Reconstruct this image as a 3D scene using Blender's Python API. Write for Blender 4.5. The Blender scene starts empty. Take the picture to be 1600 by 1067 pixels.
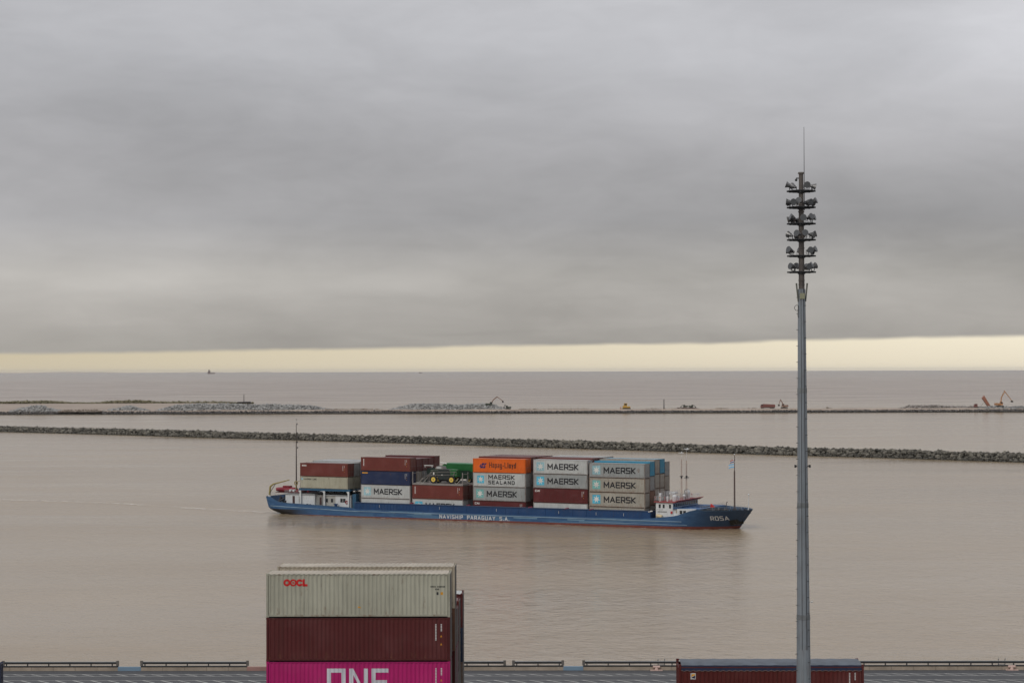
import bpy, math, random
import numpy as np
from math import sin, cos, tan, radians, pi, sqrt, atan, atan2, hypot
from mathutils import Vector, Matrix

scene = bpy.context.scene
col = scene.collection

# ------------------------------------------------------------------ camera
cd = bpy.data.cameras.new('camera')
cam = bpy.data.objects.new('camera', cd); col.objects.link(cam)
cd.sensor_width = 36.0; cd.lens = 67.5; cd.clip_start = 1.0; cd.clip_end = 120000.0
PITCH = atan(45.5 / 3000.0); ROLL = -atan(0.0029)
fw = Vector((0, cos(PITCH), sin(PITCH))); up0 = Vector((0, -sin(PITCH), cos(PITCH))); r0 = Vector((1, 0, 0))
rv = r0 * cos(ROLL) + up0 * sin(ROLL); uv_ = -r0 * sin(ROLL) + up0 * cos(ROLL)
m3 = Matrix((rv, uv_, -fw)).transposed()
cam.matrix_world = Matrix.Translation((0, 0, 31.0)) @ m3.to_4x4()
scene.camera = cam

# ------------------------------------------------------------------ sun, sky
SUN_EL, SUN_AZ = radians(42), radians(215)      # azimuth measured from +Y clockwise: behind the camera, to its left
sd = bpy.data.lights.new('sun', 'SUN'); sd.energy = 1.25; sd.angle = radians(25); sd.color = (1.0, 0.95, 0.87)
sun = bpy.data.objects.new('sun', sd); col.objects.link(sun)
sdir = Vector((sin(SUN_AZ) * cos(SUN_EL), cos(SUN_AZ) * cos(SUN_EL), sin(SUN_EL)))
sun.rotation_euler = sdir.to_track_quat('Z', 'Y').to_euler()

vs = scene.view_settings
vs.view_transform = 'Standard'; vs.look = 'None'; vs.exposure = 0.0; vs.gamma = 1.0; vs.use_curve_mapping = False
scene.cycles.volume_bounces = 0
scene.cycles.max_bounces = 6

class NT:
    """small helper for node trees"""
    def __init__(s, tree): s.t = tree; s.n = tree.nodes; s.l = tree.links
    def add(s, typ, **kw):
        n = s.n.new(typ)
        for k, v in kw.items(): setattr(n, k, v)
        return n
    def put(s, sock, v):
        if isinstance(v, bpy.types.NodeSocket): s.l.new(v, sock)
        elif v is not None: sock.default_value = v
    def math(s, op, a, b=None, c=None, clamp=False):
        n = s.add('ShaderNodeMath', operation=op, use_clamp=clamp)
        s.put(n.inputs[0], a)
        if b is not None: s.put(n.inputs[1], b)
        if c is not None: s.put(n.inputs[2], c)
        return n.outputs[0]
    def mix(s, f, a, b, blend='MIX'):
        n = s.add('ShaderNodeMix', data_type='RGBA', blend_type=blend)
        s.put(n.inputs[0], f); s.put(n.inputs[6], c4(a)); s.put(n.inputs[7], c4(b))
        return n.outputs[2]
    def maprange(s, v, a, b, c=0.0, d=1.0, smooth=False):
        n = s.add('ShaderNodeMapRange', interpolation_type='SMOOTHSTEP' if smooth else 'LINEAR')
        s.put(n.inputs[0], v); n.inputs[1].default_value = a; n.inputs[2].default_value = b
        n.inputs[3].default_value = c; n.inputs[4].default_value = d
        return n.outputs[0]
    def mapping(s, vec, scale=(1, 1, 1), rot=(0, 0, 0), loc=(0, 0, 0)):
        n = s.add('ShaderNodeMapping'); s.put(n.inputs[0], vec)
        n.inputs['Scale'].default_value = scale; n.inputs['Rotation'].default_value = rot; n.inputs['Location'].default_value = loc
        return n.outputs[0]
    def noise(s, vec, scale=1.0, detail=3.0, rough=0.5, dist=0.0):
        n = s.add('ShaderNodeTexNoise'); s.put(n.inputs['Vector'], vec)
        n.inputs['Scale'].default_value = scale; n.inputs['Detail'].default_value = detail
        n.inputs['Roughness'].default_value = rough; n.inputs['Distortion'].default_value = dist
        return n.outputs[0]
    def ramp(s, v, pts):
        n = s.add('ShaderNodeValToRGB'); s.put(n.inputs[0], v); e = n.color_ramp.elements
        while len(e) < len(pts): e.new(0.5)
        for k, (p, c) in enumerate(pts): e[k].position = p; e[k].color = c4(c)
        return n.outputs[0]

def c4(c):
    if isinstance(c, (tuple, list)) and len(c) == 3: return (c[0], c[1], c[2], 1.0)
    return c
def S(r, g, b):
    """sRGB 0-255 to linear"""
    f = lambda v: (v / 255 / 12.92) if v <= 10 else ((v / 255 + 0.055) / 1.055) ** 2.4
    return (f(r), f(g), f(b))

world = bpy.data.worlds.new('World'); scene.world = world; world.use_nodes = True
W = NT(world.node_tree); W.n.clear()
sky = W.add('ShaderNodeTexSky', sky_type='NISHITA', sun_disc=False)
sky.sun_elevation = SUN_EL; sky.sun_rotation = SUN_AZ; sky.air_density = 1.5; sky.dust_density = 3.0
tc = W.add('ShaderNodeTexCoord'); dirv = tc.outputs['Generated']
sep = W.add('ShaderNodeSeparateXYZ'); W.put(sep.inputs[0], dirv)
X, Y, Z = sep.outputs
# cloud deck: base tone by height in the sky, with long soft banks
n1 = W.noise(W.mapping(dirv, (3.2, 3.2, 11), rot=(0, 0.05, 0), loc=(3.1, 1.7, 0.4)), 1.0, 3.0, 0.45, 0.3)
n2 = W.noise(W.mapping(dirv, (9, 9, 70), rot=(0, 0.03, 0), loc=(7.7, 2.2, 9.1)), 1.0, 4.0, 0.5, 0.4)
n3 = W.noise(W.mapping(dirv, (9, 9, 26), rot=(0, -0.5, 0), loc=(1.3, 8.2, 5.5)), 1.0, 5.0, 0.55, 0.5)
base = W.ramp(W.math('MULTIPLY', Z, 4.0, clamp=True), [
    (0.000, S(164, 160, 154)), (0.05, S(164, 160, 154)), (0.10, S(173, 169, 164)), (0.20, S(179, 176, 172)),
    (0.31, S(168, 167, 169)), (0.45, S(172, 171, 174)), (0.64, S(181, 181, 185)), (0.80, S(189, 189, 193)), (1.0, S(202, 202, 207))])
low = W.maprange(Z, 0.03, 0.10, 1.0, 0.25, True)
v = W.math('ADD', W.math('MULTIPLY', W.math('SUBTRACT', n1, 0.5), 0.36), W.math('MULTIPLY', W.math('MULTIPLY', W.math('SUBTRACT', n2, 0.5), 0.26), low))
v = W.math('ADD', v, W.math('MULTIPLY', W.math('SUBTRACT', n3, 0.5), 0.42))
n4 = W.noise(W.mapping(dirv, (22, 22, 75), rot=(0, -0.3, 0), loc=(4.3, 0.2, 2.5)), 1.0, 5.0, 0.6, 0.8)
v = W.math('ADD', v, W.math('MULTIPLY', W.math('SUBTRACT', n4, 0.5), 0.15))
# heavier and thinner parts of the deck: azimuth, height, spreads, tilt, gain
for az, el, sx, sz, tilt, amp in ((-0.03, 0.070, 0.17, 0.022, 0.0, -0.07), (0.22, 0.074, 0.15, 0.028, -0.08, -0.15), (0.25, 0.045, 0.12, 0.014, 0.0, -0.06),
        (0.262, 0.165, 0.08, 0.045, 0.0, 0.24), (0.12, 0.150, 0.13, 0.035, -0.25, 0.07), (-0.25, 0.053, 0.13, 0.020, -0.05, 0.11),
        (-0.02, 0.044, 0.35, 0.006, 0.0, 0.05), (-0.16, 0.118, 0.12, 0.030, -0.15, -0.05), (0.05, 0.165, 0.16, 0.02, -0.1, 0.04), (-0.24, 0.165, 0.07, 0.03, 0.2, 0.04), (0.0, 0.018, 0.4, 0.006, 0.0, -0.03)):
    dx = W.math('SUBTRACT', X, az); dz = W.math('SUBTRACT', W.math('SUBTRACT', Z, el), W.math('MULTIPLY', dx, tilt))
    q_ = W.math('ADD', W.math('POWER', W.math('ABSOLUTE', W.math('DIVIDE', dx, sx)), 2.0), W.math('POWER', W.math('ABSOLUTE', W.math('DIVIDE', dz, sz)), 2.0))
    v = W.math('ADD', v, W.math('MULTIPLY', W.math('EXPONENT', W.math('MULTIPLY', q_, -1.0)), amp * 1.4))
gain = W.math('ADD', 1.0, v)
cloud = W.mix(1.0, base, (1, 1, 1), 'MULTIPLY')
vm = W.add('ShaderNodeVectorMath', operation='SCALE'); W.put(vm.inputs[0], cloud); W.put(vm.inputs['Scale'], gain)
cloud = vm.outputs[0]
# the clear slot under the deck along the horizon
edge = W.math('ADD', W.math('ADD', 0.0128, W.math('MULTIPLY', X, 0.0145)), W.math('MULTIPLY', W.math('SUBTRACT', W.noise(W.mapping(dirv, (9, 9, 30)), 1.0, 4.0, 0.6), 0.5), 0.006))
slotf = W.maprange(W.math('SUBTRACT', edge, Z), -0.0016, 0.0012, 0.0, 1.0, True)
warm = W.mix(W.maprange(X, -0.27, 0.27, 0, 1), S(206, 194, 166), S(250, 240, 216))
warm = W.mix(W.maprange(Z, 0.0, 0.02, 0.35, 0.0), warm, S(214, 200, 176))
cloud = W.mix(slotf, cloud, warm)
vm2 = W.add('ShaderNodeVectorMath', operation='SCALE'); W.put(vm2.inputs[0], cloud); vm2.inputs['Scale'].default_value = 10.0
skyc = W.mix(0.965, sky.outputs[0], vm2.outputs[0])
bg = W.add('ShaderNodeBackground'); W.put(bg.inputs[0], skyc); bg.inputs[1].default_value = 0.1
wo = W.add('ShaderNodeOutputWorld'); W.l.new(bg.outputs[0], wo.inputs[0])

# ------------------------------------------------------------------ materials
MATS = {}
def pmat(name, color, rough=0.6, metal=0.0, vary=0.12, scale=1.5, rust=0.0, streak=False, spec=0.4, dirt=0.0):
    """painted or plain surface with procedural unevenness, grime streaks and rust"""
    if name in MATS: return MATS[name]
    m = bpy.data.materials.new(name); m.use_nodes = True
    N = NT(m.node_tree); b = N.n['Principled BSDF']
    t = N.add('ShaderNodeTexCoord'); oi = N.add('ShaderNodeObjectInfo')
    off = N.add('ShaderNodeVectorMath', operation='ADD'); N.put(off.inputs[0], t.outputs['Object'])
    cb = N.add('ShaderNodeCombineXYZ'); 
    N.put(cb.inputs[0], N.math('MULTIPLY', oi.outputs['Random'], 53.0)); N.put(cb.inputs[1], N.math('MULTIPLY', oi.outputs['Random'], 17.0))
    N.put(off.inputs[1], cb.outputs[0]); P = off.outputs[0]
    big = N.noise(P, scale * 0.35, 4, 0.6)
    c = N.mix(N.maprange(big, 0.3, 0.7, 0, 1), tuple(x * (1 - vary) for x in color), tuple(min(1, x * (1 + vary)) for x in color))
    if streak:
        st = N.noise(N.mapping(P, (6, 6, 0.35)), 1.0, 5, 0.65)
        c = N.mix(N.maprange(st, 0.48, 0.75, 0, 0.35 + dirt), c, tuple(x * 0.45 + y for x, y in zip(color, (0.02, 0.016, 0.011))))
    if rust > 0:
        r1 = N.noise(N.mapping(P, (2.2, 2.2, 0.9)), 1.0, 7, 0.7)
        r2 = N.noise(P, 3.5, 5, 0.65)
        f = N.math('MULTIPLY', N.maprange(r1, 0.66 - rust * 0.22, 0.78 - rust * 0.15, 0, 1), N.maprange(r2, 0.3, 0.6, 0.2, 1))
        if streak:   # corrosion creeping up from the bottom rail and down from the top
            spz = N.add('ShaderNodeSeparateXYZ'); N.put(spz.inputs[0], t.outputs['Object'])
            up_ = N.noise(N.mapping(P, (3.5, 3.5, 1.2)), 1.0, 5, 0.7)
            low_ = N.math('MULTIPLY', N.maprange(spz.outputs[2], 0.10, 0.75, 1, 0), N.maprange(up_, 0.58 - rust * 0.2, 0.72, 0, 0.9))
            f = N.math('MAXIMUM', f, low_)
            top_ = N.math('MULTIPLY', N.maprange(spz.outputs[2], 2.55, 2.85, 0, 1), N.maprange(up_, 0.52, 0.66, 0, 0.7))
            f = N.math('MAXIMUM', f, N.math('MULTIPLY', top_, min(1, rust * 2)))
            fade = N.noise(N.mapping(P, (0.35, 0.35, 0.5)), 1.0, 3, 0.5)
            c = N.mix(N.maprange(fade, 0.5, 0.75, 0, 0.22), c, tuple(min(1, x * 1.1 + 0.07) for x in color))
        c = N.mix(f, c, N.mix(r2, (0.10, 0.045, 0.025), (0.20, 0.09, 0.045)))
    N.put(b.inputs['Base Color'], c)
    N.put(b.inputs['Roughness'], N.maprange(big, 0.2, 0.8, max(0.05, rough - 0.1), min(1, rough + 0.1)))
    b.inputs['Metallic'].default_value = metal; b.inputs['Specular IOR Level'].default_value = spec
    MATS[name] = m; return m

# ------------------------------------------------------------------ mesh builder
class MB:
    def __init__(s): s.v = []; s.f = []
    def quad(s, pts):
        n = len(s.v); s.v += [tuple(p) for p in pts]; s.f.append(tuple(range(n, n + len(pts)))); return s
    def box(s, x0, y0, z0, x1, y1, z1):
        n = len(s.v)
        s.v += [(x0, y0, z0), (x1, y0, z0), (x1, y1, z0), (x0, y1, z0), (x0, y0, z1), (x1, y0, z1), (x1, y1, z1), (x0, y1, z1)]
        s.f += [(n, n+3, n+2, n+1), (n+4, n+5, n+6, n+7), (n, n+1, n+5, n+4), (n+1, n+2, n+6, n+5), (n+2, n+3, n+7, n+6), (n+3, n, n+4, n+7)]
        return s
    def prism(s, prof, y0, y1, axis='y'):
        """profile in (x,z) swept along y (or (y,z) along x)"""
        n = len(s.v); k = len(prof)
        if axis == 'y':
            s.v += [(a, y0, b) for a, b in prof] + [(a, y1, b) for a, b in prof]
        elif axis == 'x':
            s.v += [(y0, a, b) for a, b in prof] + [(y1, a, b) for a, b in prof]
        else:
            s.v += [(a, b, y0) for a, b in prof] + [(a, b, y1) for a, b in prof]
        s.f.append(tuple(range(n, n + k))); s.f.append(tuple(range(n + 2 * k - 1, n + k - 1, -1)))
        for i in range(k):
            j = (i + 1) % k; s.f.append((n + i, n + k + i, n + k + j, n + j))
        return s
    def tube(s, p0, p1, r0, r1=None, n=8, cap=True, ph=0.0):
        r1 = r0 if r1 is None else r1
        p0 = Vector(p0); p1 = Vector(p1); d = (p1 - p0).normalized()
        a = d.orthogonal().normalized() if abs(d.z) < 0.99 else Vector((1, 0, 0)); b = d.cross(a)
        k = len(s.v)
        for p, r in ((p0, r0), (p1, r1)):
            for i in range(n):
                t = 2 * pi * i / n + ph; s.v.append(tuple(p + a * (r * cos(t)) + b * (r * sin(t))))
        for i in range(n):
            j = (i + 1) % n; s.f.append((k + i, k + j, k + n + j, k + n + i))
        if cap:
            s.f.append(tuple(range(k + n - 1, k - 1, -1))); s.f.append(tuple(range(k + n, k + 2 * n)))
        return s
    def path(s, pts, r, n=6):
        for a, b in zip(pts, pts[1:]): s.tube(a, b, r, r, n)
        return s
    def ball(s, c, r, n=8, m=6, sx=1, sy=1, sz=1):
        k = len(s.v); c = Vector(c)
        for i in range(1, m):
            t = pi * i / m
            for j in range(n):
                q = 2 * pi * j / n; s.v.append((c.x + r*sx*sin(t)*cos(q), c.y + r*sy*sin(t)*sin(q), c.z + r*sz*cos(t)))
        s.v.append((c.x, c.y, c.z + r*sz)); s.v.append((c.x, c.y, c.z - r*sz)); T = len(s.v) - 2; B = T + 1
        for i in range(m - 2):
            for j in range(n):
                j2 = (j + 1) % n; s.f.append((k + i*n + j, k + (i+1)*n + j, k + (i+1)*n + j2, k + i*n + j2))
        for j in range(n):
            j2 = (j + 1) % n; s.f.append((T, k + j, k + j2)); s.f.append((B, k + (m-2)*n + j2, k + (m-2)*n + j))
        return s
    def mesh(s, name, mat=None, smooth=False):
        me = bpy.data.meshes.new(name); me.from_pydata(s.v, [], s.f); me.update()
        if mat: me.materials.append(mat)
        if smooth: me.shade_smooth()
        return me
    def build(s, name, mat, parent=None, loc=None, smooth=False):
        o = bpy.data.objects.new(name, s.mesh(name, mat, smooth)); col.objects.link(o)
        if parent: o.parent = parent
        if loc: o.location = loc
        return o
def inst(name, me, mat, parent, loc=None, rz=0):
    o = bpy.data.objects.new(name, me); col.objects.link(o)
    if parent: o.parent = parent
    if loc: o.location = loc
    if rz: o.rotation_euler.z = rz
    if mat:
        if not len(me.materials): me.materials.append(mat)
        o.material_slots[0].link = 'OBJECT'; o.material_slots[0].material = mat
    return o
def tag(o, label=None, cat=None, group=None, kind=None):
    if label: o['label'] = label
    if cat: o['category'] = cat
    if group: o['group'] = group
    if kind: o['kind'] = kind
    return o
def thing(name, label, cat, loc=(0, 0, 0), rz=0.0, group=None):
    o = bpy.data.objects.new(name, None); col.objects.link(o); o.location = loc; o.rotation_euler.z = rz
    o.empty_display_size = 0.5
    return tag(o, label, cat, group)
def copy_tree(o, parent=None):
    c = o.copy(); col.objects.link(c); c.parent = parent
    for ch in list(o.children): copy_tree(ch, c)
    return c

# ------------------------------------------------------------------ stroke lettering
FONT = {  # width, polylines in a unit-high box
 'A': (0.95, [[(0, 0), (0.475, 1), (0.95, 0)], [(0.2, 0.3), (0.75, 0.3)]]),
 'B': (0.8, [[(0, 0), (0, 1), (0.7, 1), (0.8, 0.9), (0.8, 0.6), (0.7, 0.52), (0, 0.52)], [(0.7, 0.52), (0.8, 0.4), (0.8, 0.1), (0.7, 0), (0, 0)]]),
 'C': (0.8, [[(0.8, 1), (0.1, 1), (0, 0.9), (0, 0.1), (0.1, 0), (0.8, 0)]]),
 'D': (0.85, [[(0, 0), (0, 1), (0.65, 1), (0.85, 0.8), (0.85, 0.2), (0.65, 0), (0, 0)]]),
 'E': (0.75, [[(0.75, 1), (0, 1), (0, 0), (0.75, 0)], [(0, 0.5), (0.68, 0.5)]]),
 'G': (0.85, [[(0.85, 1), (0.1, 1), (0, 0.9), (0, 0.1), (0.1, 0), (0.85, 0), (0.85, 0.5), (0.45, 0.5)]]),
 'H': (0.8, [[(0, 0), (0, 1)], [(0.8, 0), (0.8, 1)], [(0, 0.5), (0.8, 0.5)]]),
 'I': (0.05, [[(0.02, 0), (0.02, 1)]]),
 'K': (0.8, [[(0, 0), (0, 1)], [(0.8, 1), (0.12, 0.5), (0.8, 0)]]),
 'L': (0.7, [[(0, 1), (0, 0), (0.7, 0)]]),
 'M': (1.05, [[(0, 0), (0, 1), (0.525, 0.3), (1.05, 1), (1.05, 0)]]),
 'N': (0.85, [[(0, 0), (0, 1), (0.85, 0), (0.85, 1)]]),
 'O': (0.85, [[(0.1, 0), (0, 0.1), (0, 0.9), (0.1, 1), (0.75, 1), (0.85, 0.9), (0.85, 0.1), (0.75, 0), (0.1, 0)]]),
 'P': (0.75, [[(0, 0), (0, 1), (0.75, 1), (0.75, 0.45), (0, 0.45)]]),
 'R': (0.8, [[(0, 0), (0, 1), (0.7, 1), (0.8, 0.9), (0.8, 0.5), (0.7, 0.42), (0, 0.42)], [(0.45, 0.42), (0.85, 0)]]),
 'S': (0.8, [[(0.8, 1), (0.08, 1), (0, 0.9), (0, 0.6), (0.08, 0.52), (0.72, 0.48), (0.8, 0.4), (0.8, 0.1), (0.72, 0), (0, 0)]]),
 'T': (0.8, [[(0, 1), (0.8, 1)], [(0.4, 1), (0.4, 0)]]),
 'U': (0.8, [[(0, 1), (0, 0.1), (0.1, 0), (0.7, 0), (0.8, 0.1), (0.8, 1)]]),
 'V': (0.9, [[(0, 1), (0.45, 0), (0.9, 1)]]),
 'X': (0.8, [[(0, 1), (0.8, 0)], [(0, 0), (0.8, 1)]]),
 'Y': (0.85, [[(0, 1), (0.425, 0.5), (0.85, 1)], [(0.425, 0.5), (0.425, 0)]]),
 'a': (0.5, [[(0, 0.66), (0.5, 0.66), (0.5, 0), (0, 0), (0, 0.36), (0.5, 0.36)]]),
 'p': (0.5, [[(0, -0.3), (0, 0.66), (0.5, 0.66), (0.5, 0), (0, 0)]]),
 'g': (0.5, [[(0, -0.3), (0.5, -0.3), (0.5, 0.66), (0, 0.66), (0, 0), (0.5, 0)]]),
 'l': (0.05, [[(0.02, 0), (0.02, 1)]]),
 'o': (0.5, [[(0, 0), (0, 0.66), (0.5, 0.66), (0.5, 0), (0, 0)]]),
 'y': (0.5, [[(0, 0.66), (0.25, 0.05)], [(0.5, 0.66), (0.15, -0.3)]]),
 'd': (0.5, [[(0.5, 1), (0.5, 0), (0, 0), (0, 0.66), (0.5, 0.66)]]),
 '-': (0.3, [[(0, 0.36), (0.3, 0.36)]]),
 '.': (0.05, [[(0.02, 0), (0.02, 0.06)]]),
 ' ': (0.75, []),
}
def word(text, x, z, h, t=0.16, gap=0.28, wscale=1.0, width=None):
    """list of convex quads (x,z) of a word whose lower left corner is x,z; t = stroke thickness / height"""
    if width:
        tot = sum(FONT[c][0] for c in text) ; g = gap * (len(text) - 1)
        wscale = (width / h - t - g) / tot if tot else 1
    out = []; cx = x + t * h / 2
    for c in text:
        w, pl = FONT[c]
        for line in pl:
            for (ax, az), (bx, bz) in zip(line, line[1:]):
                a = Vector((cx + ax * wscale * h, z + h * (t / 2 + az * (1 - t)))); b = Vector((cx + bx * wscale * h, z + h * (t / 2 + bz * (1 - t))))
                d = b - a
                if d.length < 1e-6: continue
                d.normalize(); e = d * (t * h * 0.5); n = Vector((-d.y, d.x)) * (t * h * 0.5)
                if abs(d.x) > 0.2 and abs(d.y) > 0.2: e = e * 0.55
                out.append([a - e - n, b + e - n, b + e + n, a - e + n])
        cx += (w * wscale + gap) * h
    return out
def clipx(poly, x0, x1):
    for sgn, lim in ((1, x0), (-1, -x1)):
        res = []
        for i in range(len(poly)):
            p, q = poly[i], poly[(i + 1) % len(poly)]
            pi_, qi = sgn * p[0] >= lim, sgn * q[0] >= lim
            if pi_: res.append(p)
            if pi_ != qi:
                k = (lim * sgn - p[0]) / (q[0] - p[0]); res.append((lim * sgn, p[1] + (q[1] - p[1]) * k))
        poly = res
        if len(poly) < 3: return []
    return poly

# ------------------------------------------------------------------ shipping containers
CW, CL = 2.438, 12.192
PITCHC = 0.278
def corr_profile():
    """corrugation profile along x: list of (x, depth inward)"""
    n = 42; x0 = 0.17; step = (CL - 0.34) / n; pts = []
    for i in range(n):
        a = x0 + i * step
        pts += [(a, 0.0), (a + step * 0.26, 0.0), (a + step * 0.5, 0.036), (a + step * 0.76, 0.036)]
    pts.append((x0 + n * step, 0.0))
    return pts
PROF = corr_profile()
FACE_Y = 0.012          # how far the outer corrugation crests sit inside the frame's plane
def on_side(polys, lift=0.004, step=0.0004):
    """lay flat shapes onto the corrugated side (the y=0 face of a container), following its folds"""
    mb = MB()
    for k, poly in enumerate(polys):
        poly = [(p[0], p[1]) for p in poly]
        for (xa, ya), (xb, yb) in zip(PROF, PROF[1:]):
            q = clipx(poly, xa, xb)
            if len(q) < 3: continue
            mb.quad([(x, FACE_Y + ya + (yb - ya) * (x - xa) / (xb - xa) - lift - step * k, z) for x, z in q])
    return mb
def cont_meshes(H):
    d = {}
    fr = MB(); cs = 0.17
    for x in (0, CL - cs):
        for y in (0, CW - cs):
            for z in (0, H - 0.13): fr.box(x, y, z, x + cs, y + cs, z + 0.12)
            fr.box(x + (0.01 if x == 0 else 0.03), y + (0.006 if y == 0 else 0.024), 0.12, x + cs - (0.03 if x == 0 else 0.01), y + cs - (0.024 if y == 0 else 0.006), H - 0.13)
    for y in (0.008, CW - 0.068):
        fr.box(cs, y, 0.05, CL - cs, y + 0.06, 0.17); fr.box(cs, y, H - 0.12, CL - cs, y + 0.06, H - 0.05)
    for x in (0.01, CL - 0.09):
        fr.box(x, cs, 0.06, x + 0.08, CW - cs, 0.16); fr.box(x, cs, H - 0.13, x + 0.08, CW - cs, H - 0.06)
    d['frame'] = fr.mesh('frame')
    for nm, sgn, y0 in (('near', 1, 0.0), ('far', -1, CW)):
        sp = MB(); prev = None
        for (x, dd) in PROF:
            y = y0 + sgn * (FACE_Y + dd); n = len(sp.v); sp.v += [(x, y, 0.155), (x, y, H - 0.11)]
            if prev is not None: sp.f.append((prev, n, n + 1, prev + 1))
            prev = n
        d['side_' + nm] = sp.mesh('side_panel')
    rf = MB(); n = 36; st = (CL - 0.24) / n; z0 = H - 0.03; prev = None; y0, y1 = 0.07, CW - 0.07
    for i in range(n):
        a = 0.12 + i * st
        for dx, dz in ((0, 0), (0.35, 0), (0.5, -0.02), (0.85, -0.02)):
            k = len(rf.v); rf.v += [(a + dx * st, y0, z0 + dz), (a + dx * st, y1, z0 + dz)]
            if prev is not None: rf.f.append((prev, k, k + 1, prev + 1))
            prev = k
    k = len(rf.v); rf.v += [(CL - 0.12, y0, z0), (CL - 0.12, y1, z0)]; rf.f.append((prev, k, k + 1, prev + 1))
    d['roof'] = rf.mesh('roof')
    dr = MB()                                  # the door end, at x = CL
    for y in (0.175, CW / 2 + 0.008):
        w = CW / 2 - 0.183
        dr.box(CL - 0.07, y, 0.16, CL - 0.035, y + w, H - 0.12)
        for i in range(5):
            z = 0.3 + i * (H - 0.7) / 5
            dr.box(CL - 0.035, y + 0.12, z, CL - 0.02, y + w - 0.12, z + (H - 0.7) / 5 - 0.09)
    d['door'] = dr.mesh('door')
    lr = MB()
    for y in (0.38, 0.92, CW - 0.92, CW - 0.38):
        lr.tube((CL + 0.005, y, 0.06), (CL + 0.005, y, H - 0.06), 0.022, n=6)
        for z in (0.1, 1.15, H - 0.12): lr.box(CL - 0.02, y - 0.05, z, CL + 0.02, y + 0.05, z + 0.07)
        lr.box(CL + 0.01, y - 0.02, 1.05, CL + 0.035, y + 0.28, 1.09)
    d['lock_rod'] = lr.mesh('lock_rod')
    fe = MB(); prev = None; n = 8; st = (CW - 0.34) / n
    for i in range(n):
        a = 0.17 + i * st
        for dx, dd in ((0, 0.03), (0.3, 0.03), (0.5, 0.075), (0.8, 0.075)):
            k = len(fe.v); fe.v += [(dd, a + dx * st, 0.15), (dd, a + dx * st, H - 0.11)]
            if prev is not None: fe.f.append((prev, prev + 1, k + 1, k))
            prev = k
    k = len(fe.v); fe.v += [(0.03, CW - 0.17, 0.15), (0.03, CW - 0.17, H - 0.11)]; fe.f.append((prev, prev + 1, k + 1, k))
    d['end_panel'] = fe.mesh('end_panel')
    fl = MB().box(0.09, 0.07, 0.03, CL - 0.09, CW - 0.07, 0.15); d['floor'] = fl.mesh('floor')
    return d
HC, ST = 2.90, 2.59
CM = {HC: cont_meshes(HC - 0.012), ST: cont_meshes(ST - 0.012)}

BASE = {  # paint colours
 'white':   (S(178, 182, 182), 0.25), 'grey': (S(146, 151, 152), 0.35), 'drab': (S(156, 153, 144), 0.45), 'brown': (S(122, 92, 74), 0.6),
 'red': (S(106, 50, 45), 0.35), 'darkred': (S(88, 34, 36), 0.2), 'navy': (S(30, 44, 78), 0.15), 'orange': (S(212, 98, 28), 0.12),
 'teal': (S(42, 138, 172), 0.15), 'beige': (S(164, 163, 146), 0.3),
 'sage': (S(166, 165, 149), 0.25), 'maroon': (S(84, 33, 33), 0.12), 'magenta': (S(172, 26, 102), 0.06), 'oxide': (S(82, 26, 22), 0.2),
 'cream': (S(176, 166, 148), 0.25), 'slate': (S(50, 62, 84), 0.25)}
def cmat(k, roof=False):
    c, r = BASE[k]
    if roof:   # roofs are paler, more uneven and rustier than the sides
        c = tuple(x * 0.8 + 0.10 for x in c)
        return pmat('container_roof_' + k, c, 0.7, vary=0.2, scale=1.2, rust=r + 0.1, spec=0.3)
    return pmat('container_paint_' + k, c, 0.5, vary=0.1, scale=1.0, rust=r, streak=True, dirt=r * 0.6, spec=0.35)
def fmat(k):
    c, r = BASE[k]
    if k in ('grey', 'white', 'drab', 'brown'): c = tuple(x * 0.72 + y * 0.28 for x, y in zip(c, S(112, 72, 52)))
    return pmat('container_frame_' + k, tuple(x * 0.85 for x in c), 0.65, vary=0.15, scale=3.0, rust=min(1.1, r * 2.4), spec=0.3)
M_ink = pmat('black_lettering', (0.012, 0.013, 0.018), 0.6, vary=0.3)
M_wht = pmat('white_lettering', (0.62, 0.62, 0.60), 0.6, vary=0.15)
M_star = pmat('pale_blue_logo', S(84, 176, 204), 0.5, vary=0.2)
M_star2 = pmat('faded_blue_logo', S(146, 184, 194), 0.5, vary=0.2)
M_star3 = pmat('greenish_logo', S(112, 170, 168), 0.5, vary=0.2)
M_redl = pmat('red_lettering', S(190, 20, 24), 0.5)
M_yel = pmat('yellow_marks', S(210, 150, 40), 0.6)
M_rod = pmat('rod_steel', (0.22, 0.21, 0.20), 0.5, 0.3, rust=0.5)
M_floor = pmat('container_underside', (0.03, 0.028, 0.026), 0.9)

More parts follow.
